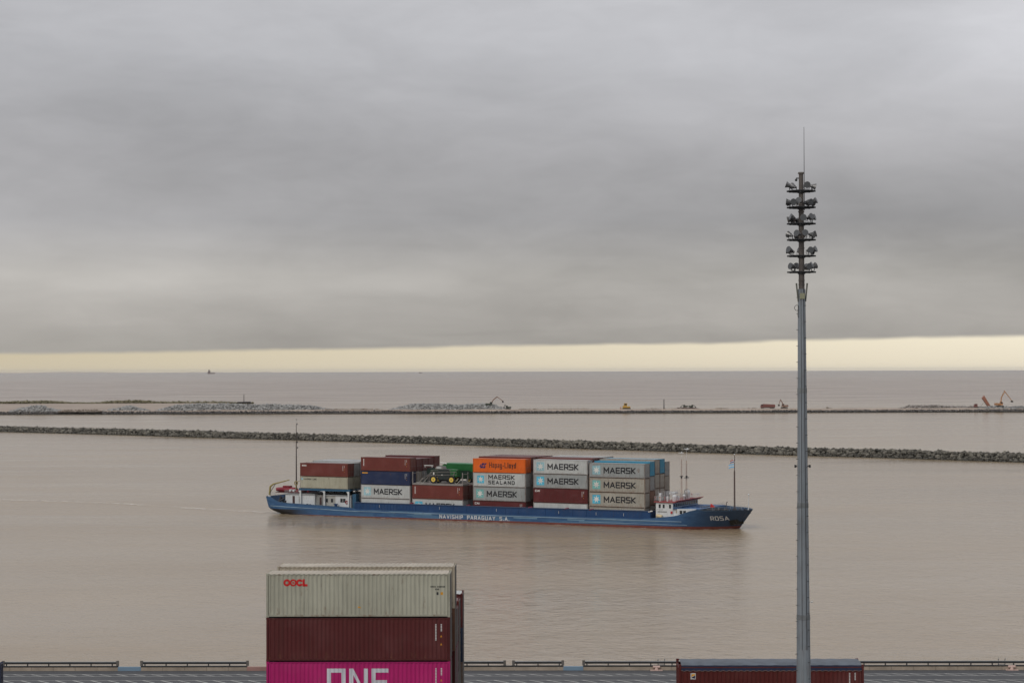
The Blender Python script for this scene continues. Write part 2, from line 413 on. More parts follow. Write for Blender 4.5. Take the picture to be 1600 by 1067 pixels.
def star_logo(x, z, s):
    """pale blue square patch and a white seven-pointed star"""
    sq = [[(x, z), (x + s, z), (x + s, z + s), (x, z + s)]]
    cx, cz = x + s / 2, z + s / 2; st = []
    for i in range(7):
        a = pi / 2 + i * 2 * pi / 7; R = s * 0.46; r = s * 0.15
        st.append([(cx + R * cos(a), cz + R * sin(a)), (cx + r * cos(a + pi / 7 * 1.6), cz + r * sin(a + pi / 7 * 1.6)), (cx, cz), (cx + r * cos(a - pi / 7 * 1.6), cz + r * sin(a - pi / 7 * 1.6))])
    return sq, st
LOGO = {}
def decals(kind, H):
    key = (kind, H)
    if key in LOGO: return LOGO[key]
    L = []
    def marks(x0=10.9, mat=M_wht, zt=H - 0.45, long=True):
        q = []
        for k, (xx, n) in enumerate(((x0, 11), (x0 + 0.36, 5))):
            for i in range(n): q.append([(xx, zt - 0.1 * i - 0.07), (xx + 0.09, zt - 0.1 * i - 0.07), (xx + 0.09, zt - 0.1 * i), (xx, zt - 0.1 * i)])
        L.append(('stencil', on_side(q), mat))
        y = []
        for z in ((zt - 0.72), (zt - 1.25)): y.append([(x0 + 0.32, z - 0.14), (x0 + 0.46, z - 0.14), (x0 + 0.39, z)])
        L.append(('warning_mark', on_side(y), M_yel))
    if kind in ('star', 'starfade', 'stargreen'):
        sq, st = star_logo(0.75, H * 0.5 - 0.85, 1.75)
        L += [('logo', on_side(sq), {'star': M_star, 'starfade': M_star2, 'stargreen': M_star3}[kind]), ('logo_star', on_side(st, 0.008), M_wht),
              ('lettering', on_side(word('MAERSK', 3.2, H * 0.5 - 0.6, 1.25, 0.195, 0.3, width=7.0)), M_ink)]
    elif kind == 'starland':
        sq, st = star_logo(1.0, H * 0.5 - 0.75, 1.6)
        L += [('logo', on_side(sq), M_star), ('logo_star', on_side(st, 0.008), M_wht),
              ('lettering', on_side(word('MAERSK', 3.6, H * 0.5 + 0.1, 0.95, 0.2, 0.34, width=6.1) + word('SEALAND', 3.6, H * 0.5 - 0.9, 0.78, 0.2, 0.5, width=6.1)), M_ink)]
    elif kind == 'starline':
        sq, st = star_logo(0.3, H - 0.78, 0.42)
        L += [('logo', on_side(sq), M_star), ('logo_star', on_side(st, 0.008), M_wht), ('lettering', on_side(word('MAERSK LINE', 0.95, H - 0.76, 0.34, 0.18, 0.28, width=3.3)), M_ink)]
    elif kind == 'hapag':
        ol = [[(1.65, H/2-0.55), (2.25, H/2-0.55), (2.45, H/2-0.1), (1.85, H/2-0.1)], [(1.85, H/2+0.02), (2.45, H/2+0.02), (2.75, H/2+0.5), (2.2, H/2+0.5)],
              [(2.35, H/2-0.55), (2.8, H/2-0.55), (3.0, H/2-0.1), (2.55, H/2-0.1)], [(2.55, H/2+0.02), (2.85, H/2+0.02), (3.25, H/2+0.5), (2.85, H/2+0.5)], [(1.5, H/2-0.3), (1.75, H/2-0.3), (1.95, H/2+0.3), (1.8, H/2+0.3)]]
        L += [('logo', on_side(ol), pmat('navy_logo', S(26, 34, 92))), ('lettering', on_side(word('Hapag-Lloyd', 3.8, H/2-0.42, 1.12, 0.13, 0.26, width=6.2)), M_ink)]
    elif kind == 'cai':
        L += [('lettering', on_side(word('CAI', 0.38, H - 0.75, 0.42, 0.26, 0.3, width=1.1)), M_wht)]; marks()
    elif kind == 'code':
        q = [[(0.6, 1.05 + 0.19 * i), (0.82, 1.05 + 0.19 * i), (0.82, 1.19 + 0.19 * i), (0.6, 1.19 + 0.19 * i)] for i in range(8)]
        L += [('stencil', on_side(q), M_wht)]; marks()
    elif kind == 'corner':
        q = [[(0.5 + 0.3 * i, H - 0.72), (0.72 + 0.3 * i, H - 0.72), (0.72 + 0.3 * i, H - 0.42), (0.5 + 0.3 * i, H - 0.42)] for i in range(4)]
        L += [('stencil', on_side(q), M_wht)]; marks()
    elif kind == 'bar':
        L += [('yellow_bar', on_side([[(0.3, H - 0.55), (1.7, H - 0.55), (1.7, H - 0.32), (0.3, H - 0.32)]]), M_yel)]; marks()
    elif kind == 'oocl':
        z = H - 0.84; h = 0.47
        ring = lambda cx, cz, R, r, n=14: [[(cx + R*cos(a), cz + R*sin(a)), (cx + R*cos(b), cz + R*sin(b)), (cx + r*cos(b), cz + r*sin(b)), (cx + r*cos(a), cz + r*sin(a))] for a, b in ((2*pi*i/n, 2*pi*(i+1)/n) for i in range(n))]
        q = ring(1.38, z + h/2, h/2, 0.1) + ring(1.80, z + h/2, h/2, 0.13)
        q += [[(1.74, z + h/2 - .05), (1.86, z + h/2 - .05), (1.86, z + h/2 + .05), (1.74, z + h/2 + .05)]]
        q += ring(2.22, z + h/2, h/2, 0.1)[2:12] if False else [p for i, p in enumerate(ring(2.22, z + h/2, h/2, 0.1)) if i not in (0, 13)]
        q += word('L', 2.42, z, h, 0.3, 0.3, width=0.33)
        L += [('lettering', on_side(q), M_redl)]
        q = [[(10.9 + 0.09*i, H-0.93), (10.96 + 0.09*i, H-0.93), (10.96 + 0.09*i, H-0.83), (10.9 + 0.09*i, H-0.83)] for i in range(11) if i not in (4,)]
        q += [[(11.22 + 0.09*i, H-1.1), (11.28 + 0.09*i, H-1.1), (11.28 + 0.09*i, H-1.0), (11.22 + 0.09*i, H-1.0)] for i in range(3)] + [[(11.3, H - 1.42), (11.42, H - 1.42), (11.42, H - 1.24), (11.3, H - 1.24)]]
        L += [('stencil', on_side(q), M_ink), ('warning_mark', on_side([[(11.56, H - 1.42), (11.72, H - 1.42), (11.72, H - 1.24), (11.56, H - 1.24)]]), M_yel)]
        L += [('patch', on_side([[(6.08, 0.62), (6.3, 0.6), (6.22, 0.7), (6.1, 0.72)]]), M_yel)]
    elif kind == 'one':
        # bold block letters: a square arch, an N and an E
        z0, z1 = 0.62, H - 0.47; t = 0.27; q = []
        R = lambda a, b, c, d: [(a, b), (c, b), (c, d), (a, d)]
        q += [R(4.02, z0, 4.02 + t, z1), R(5.26 - t, z0, 5.26, z1), R(4.02 + t, z1 - t, 5.26 - t, z1), R(4.02 + t, z0, 5.26 - t, z0 + t)]
        q += [R(5.50, z0, 5.50 + t, z1), R(6.74 - t, z0, 6.74, z1), [(5.50 + t, z1), (5.50 + t, z1 - 0.42), (6.74 - t, z0), (6.74 - t, z0 + 0.42)]]
        zm = (z0 + z1) / 2
        q += [R(6.98, z0, 6.98 + t, z1), R(6.98 + t, z1 - t, 8.1, z1), R(6.98 + t, zm - t/2, 8.0, zm + t/2), R(6.98 + t, z0, 8.1, z0 + t)]
        L += [('lettering', on_side(q), pmat('logo_white', (0.55, 0.56, 0.60), 0.6))]; marks(11.2)
    elif kind == 'marks': marks(11.2)
    L = [(n, mb.mesh(n, m), m) for n, mb, m in L]
    LOGO[key] = L
    return L

def container(label, colour, H, loc, rz, deco=None, group=None, roof=None):
    t = thing('shipping_container', label, 'container', loc, rz, group)
    m = cmat(colour); D = CM[H]
    inst('frame', D['frame'], fmat(colour), t)
    inst('side_panel', D['side_near'], m, t)
    inst('side_panel', D['side_far'], m, t)
    inst('roof', D['roof'], cmat(roof or colour, True), t)
    d = inst('door', D['door'], m, t); inst('lock_rod', D['lock_rod'], M_rod, d)
    inst('end_panel', D['end_panel'], m, t); inst('floor', D['floor'], M_floor, t)
    if deco:
        for n, me, mm in decals(deco, H - 0.012):
            o = bpy.data.objects.new(n, me); col.objects.link(o); o.parent = t
    return t

# ================================================================== SETTING
QZ = 3.75
YA = -0.668 * pi / 180            # the yard's rows run this much off the picture's plane
ex = Vector((cos(-YA), sin(YA), 0)); ey = Vector((-sin(YA), cos(YA), 0))
def yard(x, y, z=0.0): return ex * x + ey * y + Vector((0, 0, z))

# water -------------------------------------------------------------
def water_mat():
    m = bpy.data.materials.new('river_water'); m.use_nodes = True
    N = NT(m.node_tree); b = N.n['Principled BSDF']
    g = N.add('ShaderNodeNewGeometry'); P = g.outputs['Position']
    # sediment: broad patches and long drifting bands
    n1 = N.noise(N.mapping(P, (0.004, 0.012, 1), rot=(0, 0, 0.15)), 1.0, 5, 0.6, 0.8)
    n2 = N.noise(N.mapping(P, (0.02, 0.09, 1), rot=(0, 0, -0.1)), 1.0, 4, 0.6, 0.4)
    f = N.math('ADD', N.math('MULTIPLY', n1, 0.65), N.math('MULTIPLY', n2, 0.35))
    c = N.mix(N.maprange(f, 0.35, 0.65), WATER_A, WATER_B)
    # beyond the breakwaters, reflected tone put into the colour: darker first, paler far out
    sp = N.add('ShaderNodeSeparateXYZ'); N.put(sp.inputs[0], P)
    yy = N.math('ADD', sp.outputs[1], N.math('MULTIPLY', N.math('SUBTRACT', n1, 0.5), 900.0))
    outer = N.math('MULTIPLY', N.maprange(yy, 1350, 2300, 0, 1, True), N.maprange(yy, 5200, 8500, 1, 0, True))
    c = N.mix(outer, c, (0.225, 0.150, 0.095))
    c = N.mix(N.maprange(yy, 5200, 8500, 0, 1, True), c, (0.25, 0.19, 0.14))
    N.put(b.inputs['Base Color'], c)
    wind = N.noise(N.mapping(P, (0.006, 0.022, 1), rot=(0, 0, 0.12), loc=(5, 3, 0)), 1.0, 5, 0.6, 0.6)
    N.put(b.inputs['Roughness'], N.maprange(wind, 0.35, 0.65, 0.12, 0.24))
    b.inputs['Specular IOR Level'].default_value = 0.4; b.inputs['IOR'].default_value = 1.33
    w1 = N.noise(N.mapping(P, (0.55, 0.8, 1), rot=(0, 0, 0.3)), 1.0, 4, 0.6, 0.5)
    w2 = N.noise(N.mapping(P, (0.30, 0.20, 1), rot=(0, 0, -0.2)), 1.0, 3, 0.55, 0.3)
    w3 = N.noise(N.mapping(P, (2.2, 2.8, 1)), 1.0, 2, 0.5)
    h = N.math('ADD', N.math('ADD', N.math('MULTIPLY', w1, 0.5), N.math('MULTIPLY', w2, 0.9)), N.math('MULTIPLY', w3, 0.08))
    bp = N.add('ShaderNodeBump'); N.put(bp.inputs['Strength'], N.maprange(wind, 0.35, 0.65, 0.5, 1.0)); bp.inputs['Distance'].default_value = WAVE
    N.put(bp.inputs['Height'], h); N.l.new(bp.outputs[0], b.inputs['Normal'])
    return m
WATER_A, WATER_B, WAVE = (0.298, 0.229, 0.148), (0.342, 0.268, 0.178), 0.28
wm = MB(); R = 60000.0; seg = 96
wm.v.append((0, 0, 0))
rings = [400, 1500, 6000, 20000, R]
for rr in rings:
    for i in range(seg): wm.v.append((rr * cos(2*pi*i/seg), rr * sin(2*pi*i/seg), 0))
for i in range(seg): wm.f.append((0, 1 + i, 1 + (i+1) % seg))
for k in range(len(rings) - 1):
    a = 1 + k * seg; b_ = a + seg
    for i in range(seg): j = (i+1) % seg; wm.f.append((a + i, b_ + i, b_ + j, a + j))
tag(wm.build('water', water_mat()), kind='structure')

# quay --------------------------------------------------------------
def asphalt_mat():
    m = bpy.data.materials.new('quay_asphalt'); m.use_nodes = True
    N = NT(m.node_tree); b = N.n['Principled BSDF']; P = N.add('ShaderNodeTexCoord').outputs['Object']
    n1 = N.noise(P, 0.12, 6, 0.65); n2 = N.noise(P, 14, 3, 0.6); n3 = N.noise(N.mapping(P, (0.05, 1.4, 1)), 1.0, 4, 0.6)
    f = N.math('ADD', N.math('MULTIPLY', n1, 0.5), N.math('ADD', N.math('MULTIPLY', n2, 0.2), N.math('MULTIPLY', n3, 0.3)))
    N.put(b.inputs['Base Color'], N.mix(N.maprange(f, 0.35, 0.65), (0.045, 0.048, 0.054), (0.080, 0.082, 0.086)))
    b.inputs['Roughness'].default_value = 0.75
    return m
YE = 175.68
q = MB(); q.box(-700, -160, -6, 700, YE, QZ)
qo = q.build('quay', asphalt_mat()); qo.rotation_euler.z = YA; tag(qo, kind='structure')
# painted hatch bands
M_paint = pmat('worn_white_paint', (0.42, 0.42, 0.40), 0.7, vary=0.35, scale=3.0)
pm = MB()
for (ya, yb) in ((172.0, 173.1), (168.3, 169.7)):
    for y in (ya, yb): pm.box(-200, y - 0.04, QZ + 0.001, 200, y + 0.04, QZ + 0.005)
    x = -120
    while x < 120:
        w = 1.25; pm.quad([(x, yb - 0.06, QZ + 0.009), (x + w, ya + 0.06, QZ + 0.009), (x + w + 0.22, ya + 0.06, QZ + 0.009), (x + 0.22, yb - 0.06, QZ + 0.009)])
        x += 1.55
o = pm.build('road_markings', M_paint); o.rotation_euler.z = YA; tag(o, kind='structure')

# kerb along the quay edge
M_kerb = pmat('kerb_concrete', S(152, 140, 126), 0.8, vary=0.25, scale=2.0, rust=0.15)
M_kblue = pmat('kerb_blue_paint', S(112, 136, 156), 0.6, vary=0.15)
M_kpink = pmat('kerb_red_paint', S(150, 116, 108), 0.7, vary=0.2)
M_dark = pmat('dark_steel', (0.035, 0.036, 0.038), 0.55, 0.3, rust=0.2)
M_galv = pmat('galvanised_steel', (0.30, 0.32, 0.33), 0.45, 0.5, vary=0.2)
kt = thing('quay_kerb', 'low beige concrete kerb with a dark cap along the quay edge', 'kerb', (0, 0, 0), YA)
kb = MB(); segs = [(-38.1, -36.0, 'b'), (-26.3, -23.9, 'p'), (2.55, 4.35, 'b')]
cuts = [-160.0]
for a, b, _ in segs: cuts += [a, b]
cuts.append(160.0)
for i in range(0, len(cuts), 2):
    x = cuts[i]
    while x < cuts[i+1] - 0.01:
        e = min(x + 2.0, cuts[i+1]); kb.box(x + 0.012, 175.2, QZ, e - 0.012, 175.5, QZ + 0.33); x = e
kb.build('kerb_block', M_kerb, kt)
for a, b, c in segs: MB().box(a, 175.17, QZ, b, 175.5, QZ + 0.34).build('painted_block', M_kblue if c == 'b' else M_kpink, kt)
cp = MB(); jt = MB()
for i in range(0, len(cuts), 2): cp.box(cuts[i], 175.18, QZ + 0.33, cuts[i+1], 175.52, QZ + 0.42)
cp.build('cap_rail', M_dark, kt)
# edge rails behind the kerb
def quay_rail(x0, x1, label):
    t = thing('quay_rail', label, 'railing', yard(0, 0), YA, 'dark tube rails along the quay edge')
    MB().box(x0, 175.54, QZ + 0.55, x1, 175.68, QZ + 0.73).build('rail', M_dark, t)
    MB().box(x0, 175.54, QZ + 0.732, x1, 175.68, QZ + 0.77).build('top_sheen', M_galv, t)  # pale strip: sky reflection along the rail's top put in as colour
    x = x0 + 0.3; first = None
    while x < x1:
        if first is None:
            first = MB().box(-0.05, 175.56, QZ, 0.05, 175.64, QZ + 0.6).build('post', M_dark, t, (x, 0, 0))
        else:
            c = first.copy(); col.objects.link(c); c.location.x = x
        x += 1.94
    for xx in (x0, x1): MB().box(xx - 0.12, 175.5, QZ + 0.4, xx + 0.12, 175.66, QZ + 0.86).build('end_block', pmat('end_block_paint', (0.12, 0.11, 0.10), 0.7), t)
quay_rail(-95, -50.0, 'dark tube rail starting at the left edge of the quay by the navy container')
quay_rail(-48.7, -38.2, 'dark tube rail on the quay edge left of the first blue kerb block')
quay_rail(-36.0, -26.3, 'dark tube rail between the first blue kerb block and the faded red kerb block')
quay_rail(-24.0, -2.8, 'dark tube rail on the quay edge running behind the tall container stacks')
quay_rail(-2.0, 2.5, 'short dark tube rail left of the second blue kerb block')
quay_rail(4.4, 60, 'long dark tube rail from the second blue kerb block to the right edge')
def bollard(x, label):
    t = thing('mooring_bollard', label, 'bollard', yard(x, 175.05, QZ), YA, 'pale mooring bollards on the quay edge')
    M = pmat('bollard_pale_paint', S(196, 170, 160), 0.6, rust=0.4, vary=0.2)
    MB().box(-0.55, -0.22, 0, 0.55, 0.12, 0.08).build('base_plate', M, t)
    MB().tube((0, 0, 0.08), (0, 0, 0.3), 0.17, 0.13, 12).tube((-0.32, 0, 0.33), (0.32, 0, 0.33), 0.11, 0.11, 10).build('bollard_head', M, t)
bollard(11.0, 'pale pink mooring bollard left of the dark red open-top container')
bollard(43.2, 'pale pink mooring bollard near the right end of the quay')
for x, lab in ((11.5, 'grey ladder head above the rail just left of the dark red open-top container'), (42.5, 'grey ladder head above the rail by the rightmost bollard')):
    t = thing('ladder_head', lab, 'ladder', yard(x, 175.95, QZ), YA, 'ladder heads at the quay edge')
    for s in (-0.3, 0.3): MB().path([(s, 0, -2.5), (s, 0, 0.85), (s, -0.25, 0.95)], 0.04).build('stile', M_galv, t)
    r = MB()
    for k in range(10): r.tube((-0.3, 0, -2.3 + 0.3 * k), (0.3, 0, -2.3 + 0.3 * k), 0.025, n=6)
    r.build('rung', M_galv, t)

# yard container stacks ----------------------------------------------
TIERW = ['bottom tier', 'second tier', 'third tier', 'fourth tier', 'top tier']
def yard_stack(x, y, spec, where, group):
    z = QZ
    for k, (c, H, d, lab) in enumerate(spec):
        container(lab or f'{c} container, {TIERW[k]} of the {where}', c, H, yard(x, y, z), YA, d, group, 'white' if 'rearmost' in (lab or '') else {'sage': 'cream', 'navy': 'grey'}.get(c))
        z += H
g = 'containers stacked on the quay'
yard_stack(-17.82, 127.2, [('maroon', ST, 'marks', None), ('slate', ST, None, None),
    ('magenta', HC, 'one', 'bright magenta container with huge white letters, third tier of the front quay stack'),
    ('maroon', HC, 'marks', 'dark maroon container between the magenta one and the pale grey-green one'),
    ('sage', HC, 'oocl', 'pale grey-green container with small red lettering on top of the front quay stack')], 'front quay stack', g)
yard_stack(-17.7, 131.95, [('slate', ST, None, None), ('maroon', ST, None, None), ('oxide', HC, None, None), ('brown', HC, None, None),
    ('cream', HC, None, 'rust-edged cream container with pale roof just behind the pale grey-green one')], 'second quay row', g)
yard_stack(-17.76, 136.65, [('magenta', ST, None, None), ('slate', ST, None, None), ('magenta', ST, None, None), ('maroon', ST, None, 'dark red container topping the third quay row, mostly hidden')], 'third quay row', g)
yard_stack(-17.8, 141.35, [('maroon', ST, None, None), ('drab', ST, None, None), ('maroon', ST, None, None), ('darkred', ST, None, 'dark red container topping the fourth quay row, thin end showing')], 'fourth quay row', g)
yard_stack(-17.7, 146.05, [('slate', ST, None, None), ('drab', ST, None, None), ('slate', ST, None, None), ('maroon', ST, None, 'dark red container topping the rearmost quay row with its pale roof corner showing')], 'rearmost quay row', g)
yard_stack(-48.05, 126.9, [('slate', ST, None, None), ('maroon', ST, None, None), ('navy', ST, None, 'dark blue container cut off by the left edge of the picture')], 'left quay stack', g)
# open-top container with a blue tarpaulin
yard_stack(9.45, 127.0, [('maroon', ST, None, None), ('drab', ST, None, None)], 'right quay stack', g)
ot = thing('open_top_container', 'dark red open-top container with a blue tarpaulin cover behind the light mast', 'container', yard(9.45, 127.0, QZ + 2 * ST), YA, g)
mo = cmat('oxide'); D = CM[ST]
for n in ('frame', 'side_near', 'side_far', 'end_panel', 'floor'):
    inst({'side_near': 'side_panel', 'side_far': 'side_panel'}.get(n, n), D[n], M_floor if n == 'floor' else mo, ot)
d = inst('door', D['door'], mo, ot); inst('lock_rod', D['lock_rod'], M_rod, d)
for n, me, mm in decals('marks', ST - 0.012):
    o = bpy.data.objects.new(n, me); col.objects.link(o); o.parent = ot
tp = MB(); nx, ny = 60, 10; rng = random.Random(4)
H0 = ST - 0.02
def tarp_z(u, w, ):
    return H0 + 0.05 + 0.17 * (1 - (2 * w - 1) ** 4) + 0.012 * sin(u * 75) + 0.01 * rng.random()
for i in range(nx + 1):
    for j in range(ny + 1):
        u, w = i / nx, j / ny; tp.v.append((0.16 + u * (CL - 0.32), 0.03 + w * (CW - 0.06), tarp_z(u, w)))
for i in range(nx):
    for j in range(ny):
        a = i * (ny + 1) + j; tp.f.append((a, a + ny + 1, a + ny + 2, a + 1))
M_tarp = pmat('blue_grey_tarpaulin', S(90, 97, 106), 0.6, vary=0.25, scale=4)
tp.build('tarpaulin', M_tarp, ot, smooth=True)
tf = MB()
for i in range(61):
    x = 0.16 + i * (CL - 0.32) / 60; n = len(tf.v); dy = 0.006 * sin(i * 2.1)
    tf.v += [(x, -0.012 + dy, H0 - 0.30), (x, 0.028, H0 + 0.055)]
    if i: tf.f.append((n - 2, n, n + 1, n - 1))
tf.build('tarpaulin_skirt', pmat('navy_tarpaulin', S(18, 32, 60), 0.5, vary=0.2, scale=4), ot)
rp = MB()
for i in range(60):
    x = 0.16 + i * (CL - 0.32) / 60; rp.tube((x, -0.02, H0 - 0.27 - 0.05 * (i % 2)), (x + (CL - 0.32) / 60, -0.02, H0 - 0.27 - 0.05 * ((i + 1) % 2)), 0.012, n=4)
rp.build('lashing_rope', pmat('rope', (0.3, 0.2, 0.16), 0.9), ot)
for x in (0.0, CL - 0.17):
    MB().box(x, CW - 0.18, H0 + 0.02, x + 0.17, CW, H0 + 0.16).box(x, 0.0, H0 + 0.02, x + 0.17, 0.16, H0 + 0.1).build('corner_fitting', mo, ot)
s1 = on_side([[(0.78, 1.72), (1.12, 1.72), (1.12, 2.12), (0.78, 2.12)]]).build('badge', M_wht, ot)
on_side([[(0.82, 1.80), (1.08, 1.76), (1.08, 1.98), (0.95, 1.9)]], 0.006).build('badge_mark', pmat('badge_navy', S(20, 26, 60)), s1)
on_side([[(0.82, 1.86), (0.94, 1.92), (1.08, 2.0), (1.06, 2.08), (0.84, 2.04)]], 0.008).build('badge_yellow', M_yel, s1)

# high mast -----------------------------------------------------------
M_mast = pmat('mast_galvanised', S(136, 143, 149), 0.5, 0.35, vary=0.15, scale=1.0, streak=True, dirt=0.1, rust=0.12)
M_top = pmat('mast_weathered_steel', S(96, 90, 86), 0.7, 0.2, vary=0.35, scale=4, rust=0.25)
M_lamp = pmat('floodlight_aluminium', S(120, 120, 120), 0.45, 0.6, vary=0.25, scale=5)
M_glass = pmat('lamp_glass', (0.09, 0.095, 0.10), 0.35, 0.0)
mt = thing('light_mast', 'tall grey high-mast light with six floodlight rings and a lightning rod', 'light mast', (15.1, 100, QZ))
def mz(z): return z - QZ
MB().tube((0, 0, 0), (0, 0, mz(16.5)), 0.50, 0.355, 14).build('lower_shaft', M_mast, mt)
sh = MB()
secs = [(16.5, 18.2, 0.355, 0.345), (18.2, 24.0, 0.335, 0.290), (24.0, 29.95, 0.283, 0.243), (29.95, 35.2, 0.236, 0.198)]
for a, b, r, r2 in secs: sh.tube((0, 0, mz(a)), (0, 0, mz(b)), r, r2, 14)
sh.build('shaft', M_mast, mt)
for z, r in ((18.2, 0.348), (24.0, 0.293), (29.95, 0.247)): MB().tube((0, 0, mz(z - 0.16)), (0, 0, mz(z + 0.1)), r + 0.008, r + 0.002, 14).build('splice_collar', pmat('splice_rust', S(108, 112, 114), 0.8, rust=0.35, vary=0.3, scale=5), mt)
sm = MB()
for ang in (-1.9, -1.2):
    for a, b, r, r2 in secs:
        sm.tube(((r + 0.003) * cos(ang), (r + 0.003) * sin(ang), mz(a)), ((r2 + 0.003) * cos(ang), (r2 + 0.003) * sin(ang), mz(b)), 0.014, n=5)
sm.build('cable_run', pmat('cable_black', (0.03, 0.03, 0.035), 0.7), mt)
def shaft_r(z):
    for a, b, r, r2 in secs:
        if a <= z <= b: return r + (r2 - r) * (z - a) / (b - a)
    return 0.2
z = 14.6; k = 0
while z < 35.0:
    r = shaft_r(max(z, 16.5)) + (0.02 if z < 16.5 else 0); s = -1 if k % 2 == 0 else 1
    for ang in ((-2.75,) if s < 0 else (-0.95,)):
        MB().tube((r * cos(ang) * 0.95, r * sin(ang) * 0.95, mz(z)), ((r + 0.11) * cos(ang), (r + 0.11) * sin(ang), mz(z)), 0.014, n=5).build('climbing_step', M_dark, mt)
    z += 0.42; k += 1
for s in (-1, 1): MB().box(s * 0.27 - 0.02, -0.03, mz(25.97), s * 0.34 + 0.05 * s, 0.03, mz(26.02)).box(s * 0.37 - 0.05, -0.05, mz(25.92), s * 0.37 + 0.05, 0.05, mz(26.06)).build('bracket', M_dark, mt)
MB().box(0.3, -0.1, mz(18.93), 0.42, -0.06, mz(18.97)).ball((0.44, -0.08, mz(18.96)), 0.05, 8, 6).build('small_lamp', M_wht, mt)
up = MB().tube((0, 0, mz(35.2)), (0, 0, mz(38.5)), 0.155, 0.14, 12).tube((0, 0, mz(38.5)), (0, 0, mz(41.2)), 0.14, 0.115, 12)
for z in (35.4, 35.62, 36.0, 37.3, 38.5, 39.2): up.tube((0, 0, mz(z)), (0, 0, mz(z + 0.06)), 0.165, 0.165, 12)
up.tube((0, 0, mz(41.2)), (0, 0, mz(41.29)), 0.17, 0.15, 12)
up.build('upper_pole', M_top, mt)
br = MB()
for s in (-1, 1):
    br.prism([(s * 0.18, mz(34.55)), (s * 0.22, mz(34.55)), (s * 0.32, mz(35.5)), (s * 0.24, mz(35.5))] if s > 0 else [(s * 0.18, mz(34.55)), (s * 0.24, mz(35.5)), (s * 0.32, mz(35.5)), (s * 0.22, mz(34.55))], -0.12, -0.04)
br.build('guide_arm', pmat('olive_grey_steel', S(92, 92, 84), 0.7, rust=0.3), mt)
MB().box(-0.13, -0.24, mz(34.68), 0.13, -0.2, mz(34.98)).build('name_plate', pmat('pale_yellow_plate', S(140, 140, 116), 0.6), mt)
cc = MB()
for k in range(14):
    a, b = 2 * pi * k / 14, 2 * pi * (k + 1) / 14
    cc.tube((-0.27 + 0.12 * cos(a), -0.1, mz(34.22) + 0.14 * sin(a)), (-0.27 + 0.12 * cos(b), -0.1, mz(34.22) + 0.14 * sin(b)), 0.014, n=5)
cc.path([(-0.2, -0.1, mz(34.3)), (-0.22, -0.1, mz(33.8)), (-0.17, -0.1, mz(33.7))], 0.014); cc.build('cable_coil', M_dark, mt)
MB().tube((0.16, -0.03, mz(39.3)), (0.16, -0.03, mz(43.65)), 0.022, 0.010, 6).build('lightning_rod', M_dark, mt)
MB().box(-0.26, -0.06, mz(40.95), -0.13, 0.04, mz(41.0)).ball((-0.26, -0.02, mz(40.88)), 0.07, 8, 6).build('warning_light', M_dark, mt)
# floodlight mesh: flared drum on a stirrup
fl = MB(); fl.tube((0, 0, 0), (0.16, 0, -0.02), 0.12, 0.17, 10).tube((0.16, 0, -0.02), (0.30, 0, -0.05), 0.17, 0.235, 10).tube((-0.14, 0, 0.01), (0, 0, 0), 0.075, 0.1, 8)
st_ = MB()
for s in (-1, 1): st_.box(0.02, s * 0.2 - 0.012, -0.24, 0.06, s * 0.2 + 0.012, 0.03)
st_.box(0.02, -0.2, -0.26, 0.06, 0.2, -0.24)
me_f = fl.mesh('floodlight', M_lamp); me_s = st_.mesh('stirrup', M_dark)
me_l = MB().tube((0.301, 0, -0.05), (0.306, 0, -0.051), 0.215, 0.215, 10).mesh('lens', M_glass)
rng = random.Random(11)
for i, (z, n, skip) in enumerate(((40.30, 6, (1, 4)), (39.45, 9, ()), (38.60, 8, (0,)), (37.76, 8, (3,)), (36.92, 8, (4,)), (36.08, 8, (3,)))):
    pf = MB(); R = 0.75
    for k in range(8):
        a, b = 2 * pi * k / 8 + pi / 8, 2 * pi * (k + 1) / 8 + pi / 8
        pf.tube((R * cos(a), R * sin(a), mz(z)), (R * cos(b), R * sin(b), mz(z)), 0.028, n=5)
    for k in range(4):
        a = pi * k / 4; pf.box(0, 0, 0, 0, 0, 0) if False else pf.tube((-R * cos(a), -R * sin(a), mz(z)), (R * cos(a), R * sin(a), mz(z)), 0.04, n=5)
    pf.tube((0, 0, mz(z - 0.1)), (0, 0, mz(z + 0.05)), 0.2, 0.2, 10)
    pf.build('lamp_ring', M_dark, mt)
    for k in range(n):
        if k in skip: continue
        a = 2 * pi * k / n + rng.uniform(-0.2, 0.2) + i * 0.35; rr = rng.uniform(0.42, 0.62)
        f = bpy.data.objects.new('floodlight', me_f); col.objects.link(f); f.parent = mt
        f.location = (rr * cos(a), rr * sin(a), mz(z) + 0.27); f.rotation_euler = (0, radians(rng.uniform(-35, 5)), a + rng.uniform(-0.4, 0.4))
        f.scale = (0.76,) * 3
        s = bpy.data.objects.new('stirrup', me_s); col.objects.link(s); s.parent = f; s.rotation_euler = (0, -f.rotation_euler.y, 0)
        l = bpy.data.objects.new('lens', me_l); col.objects.link(l); l.parent = f

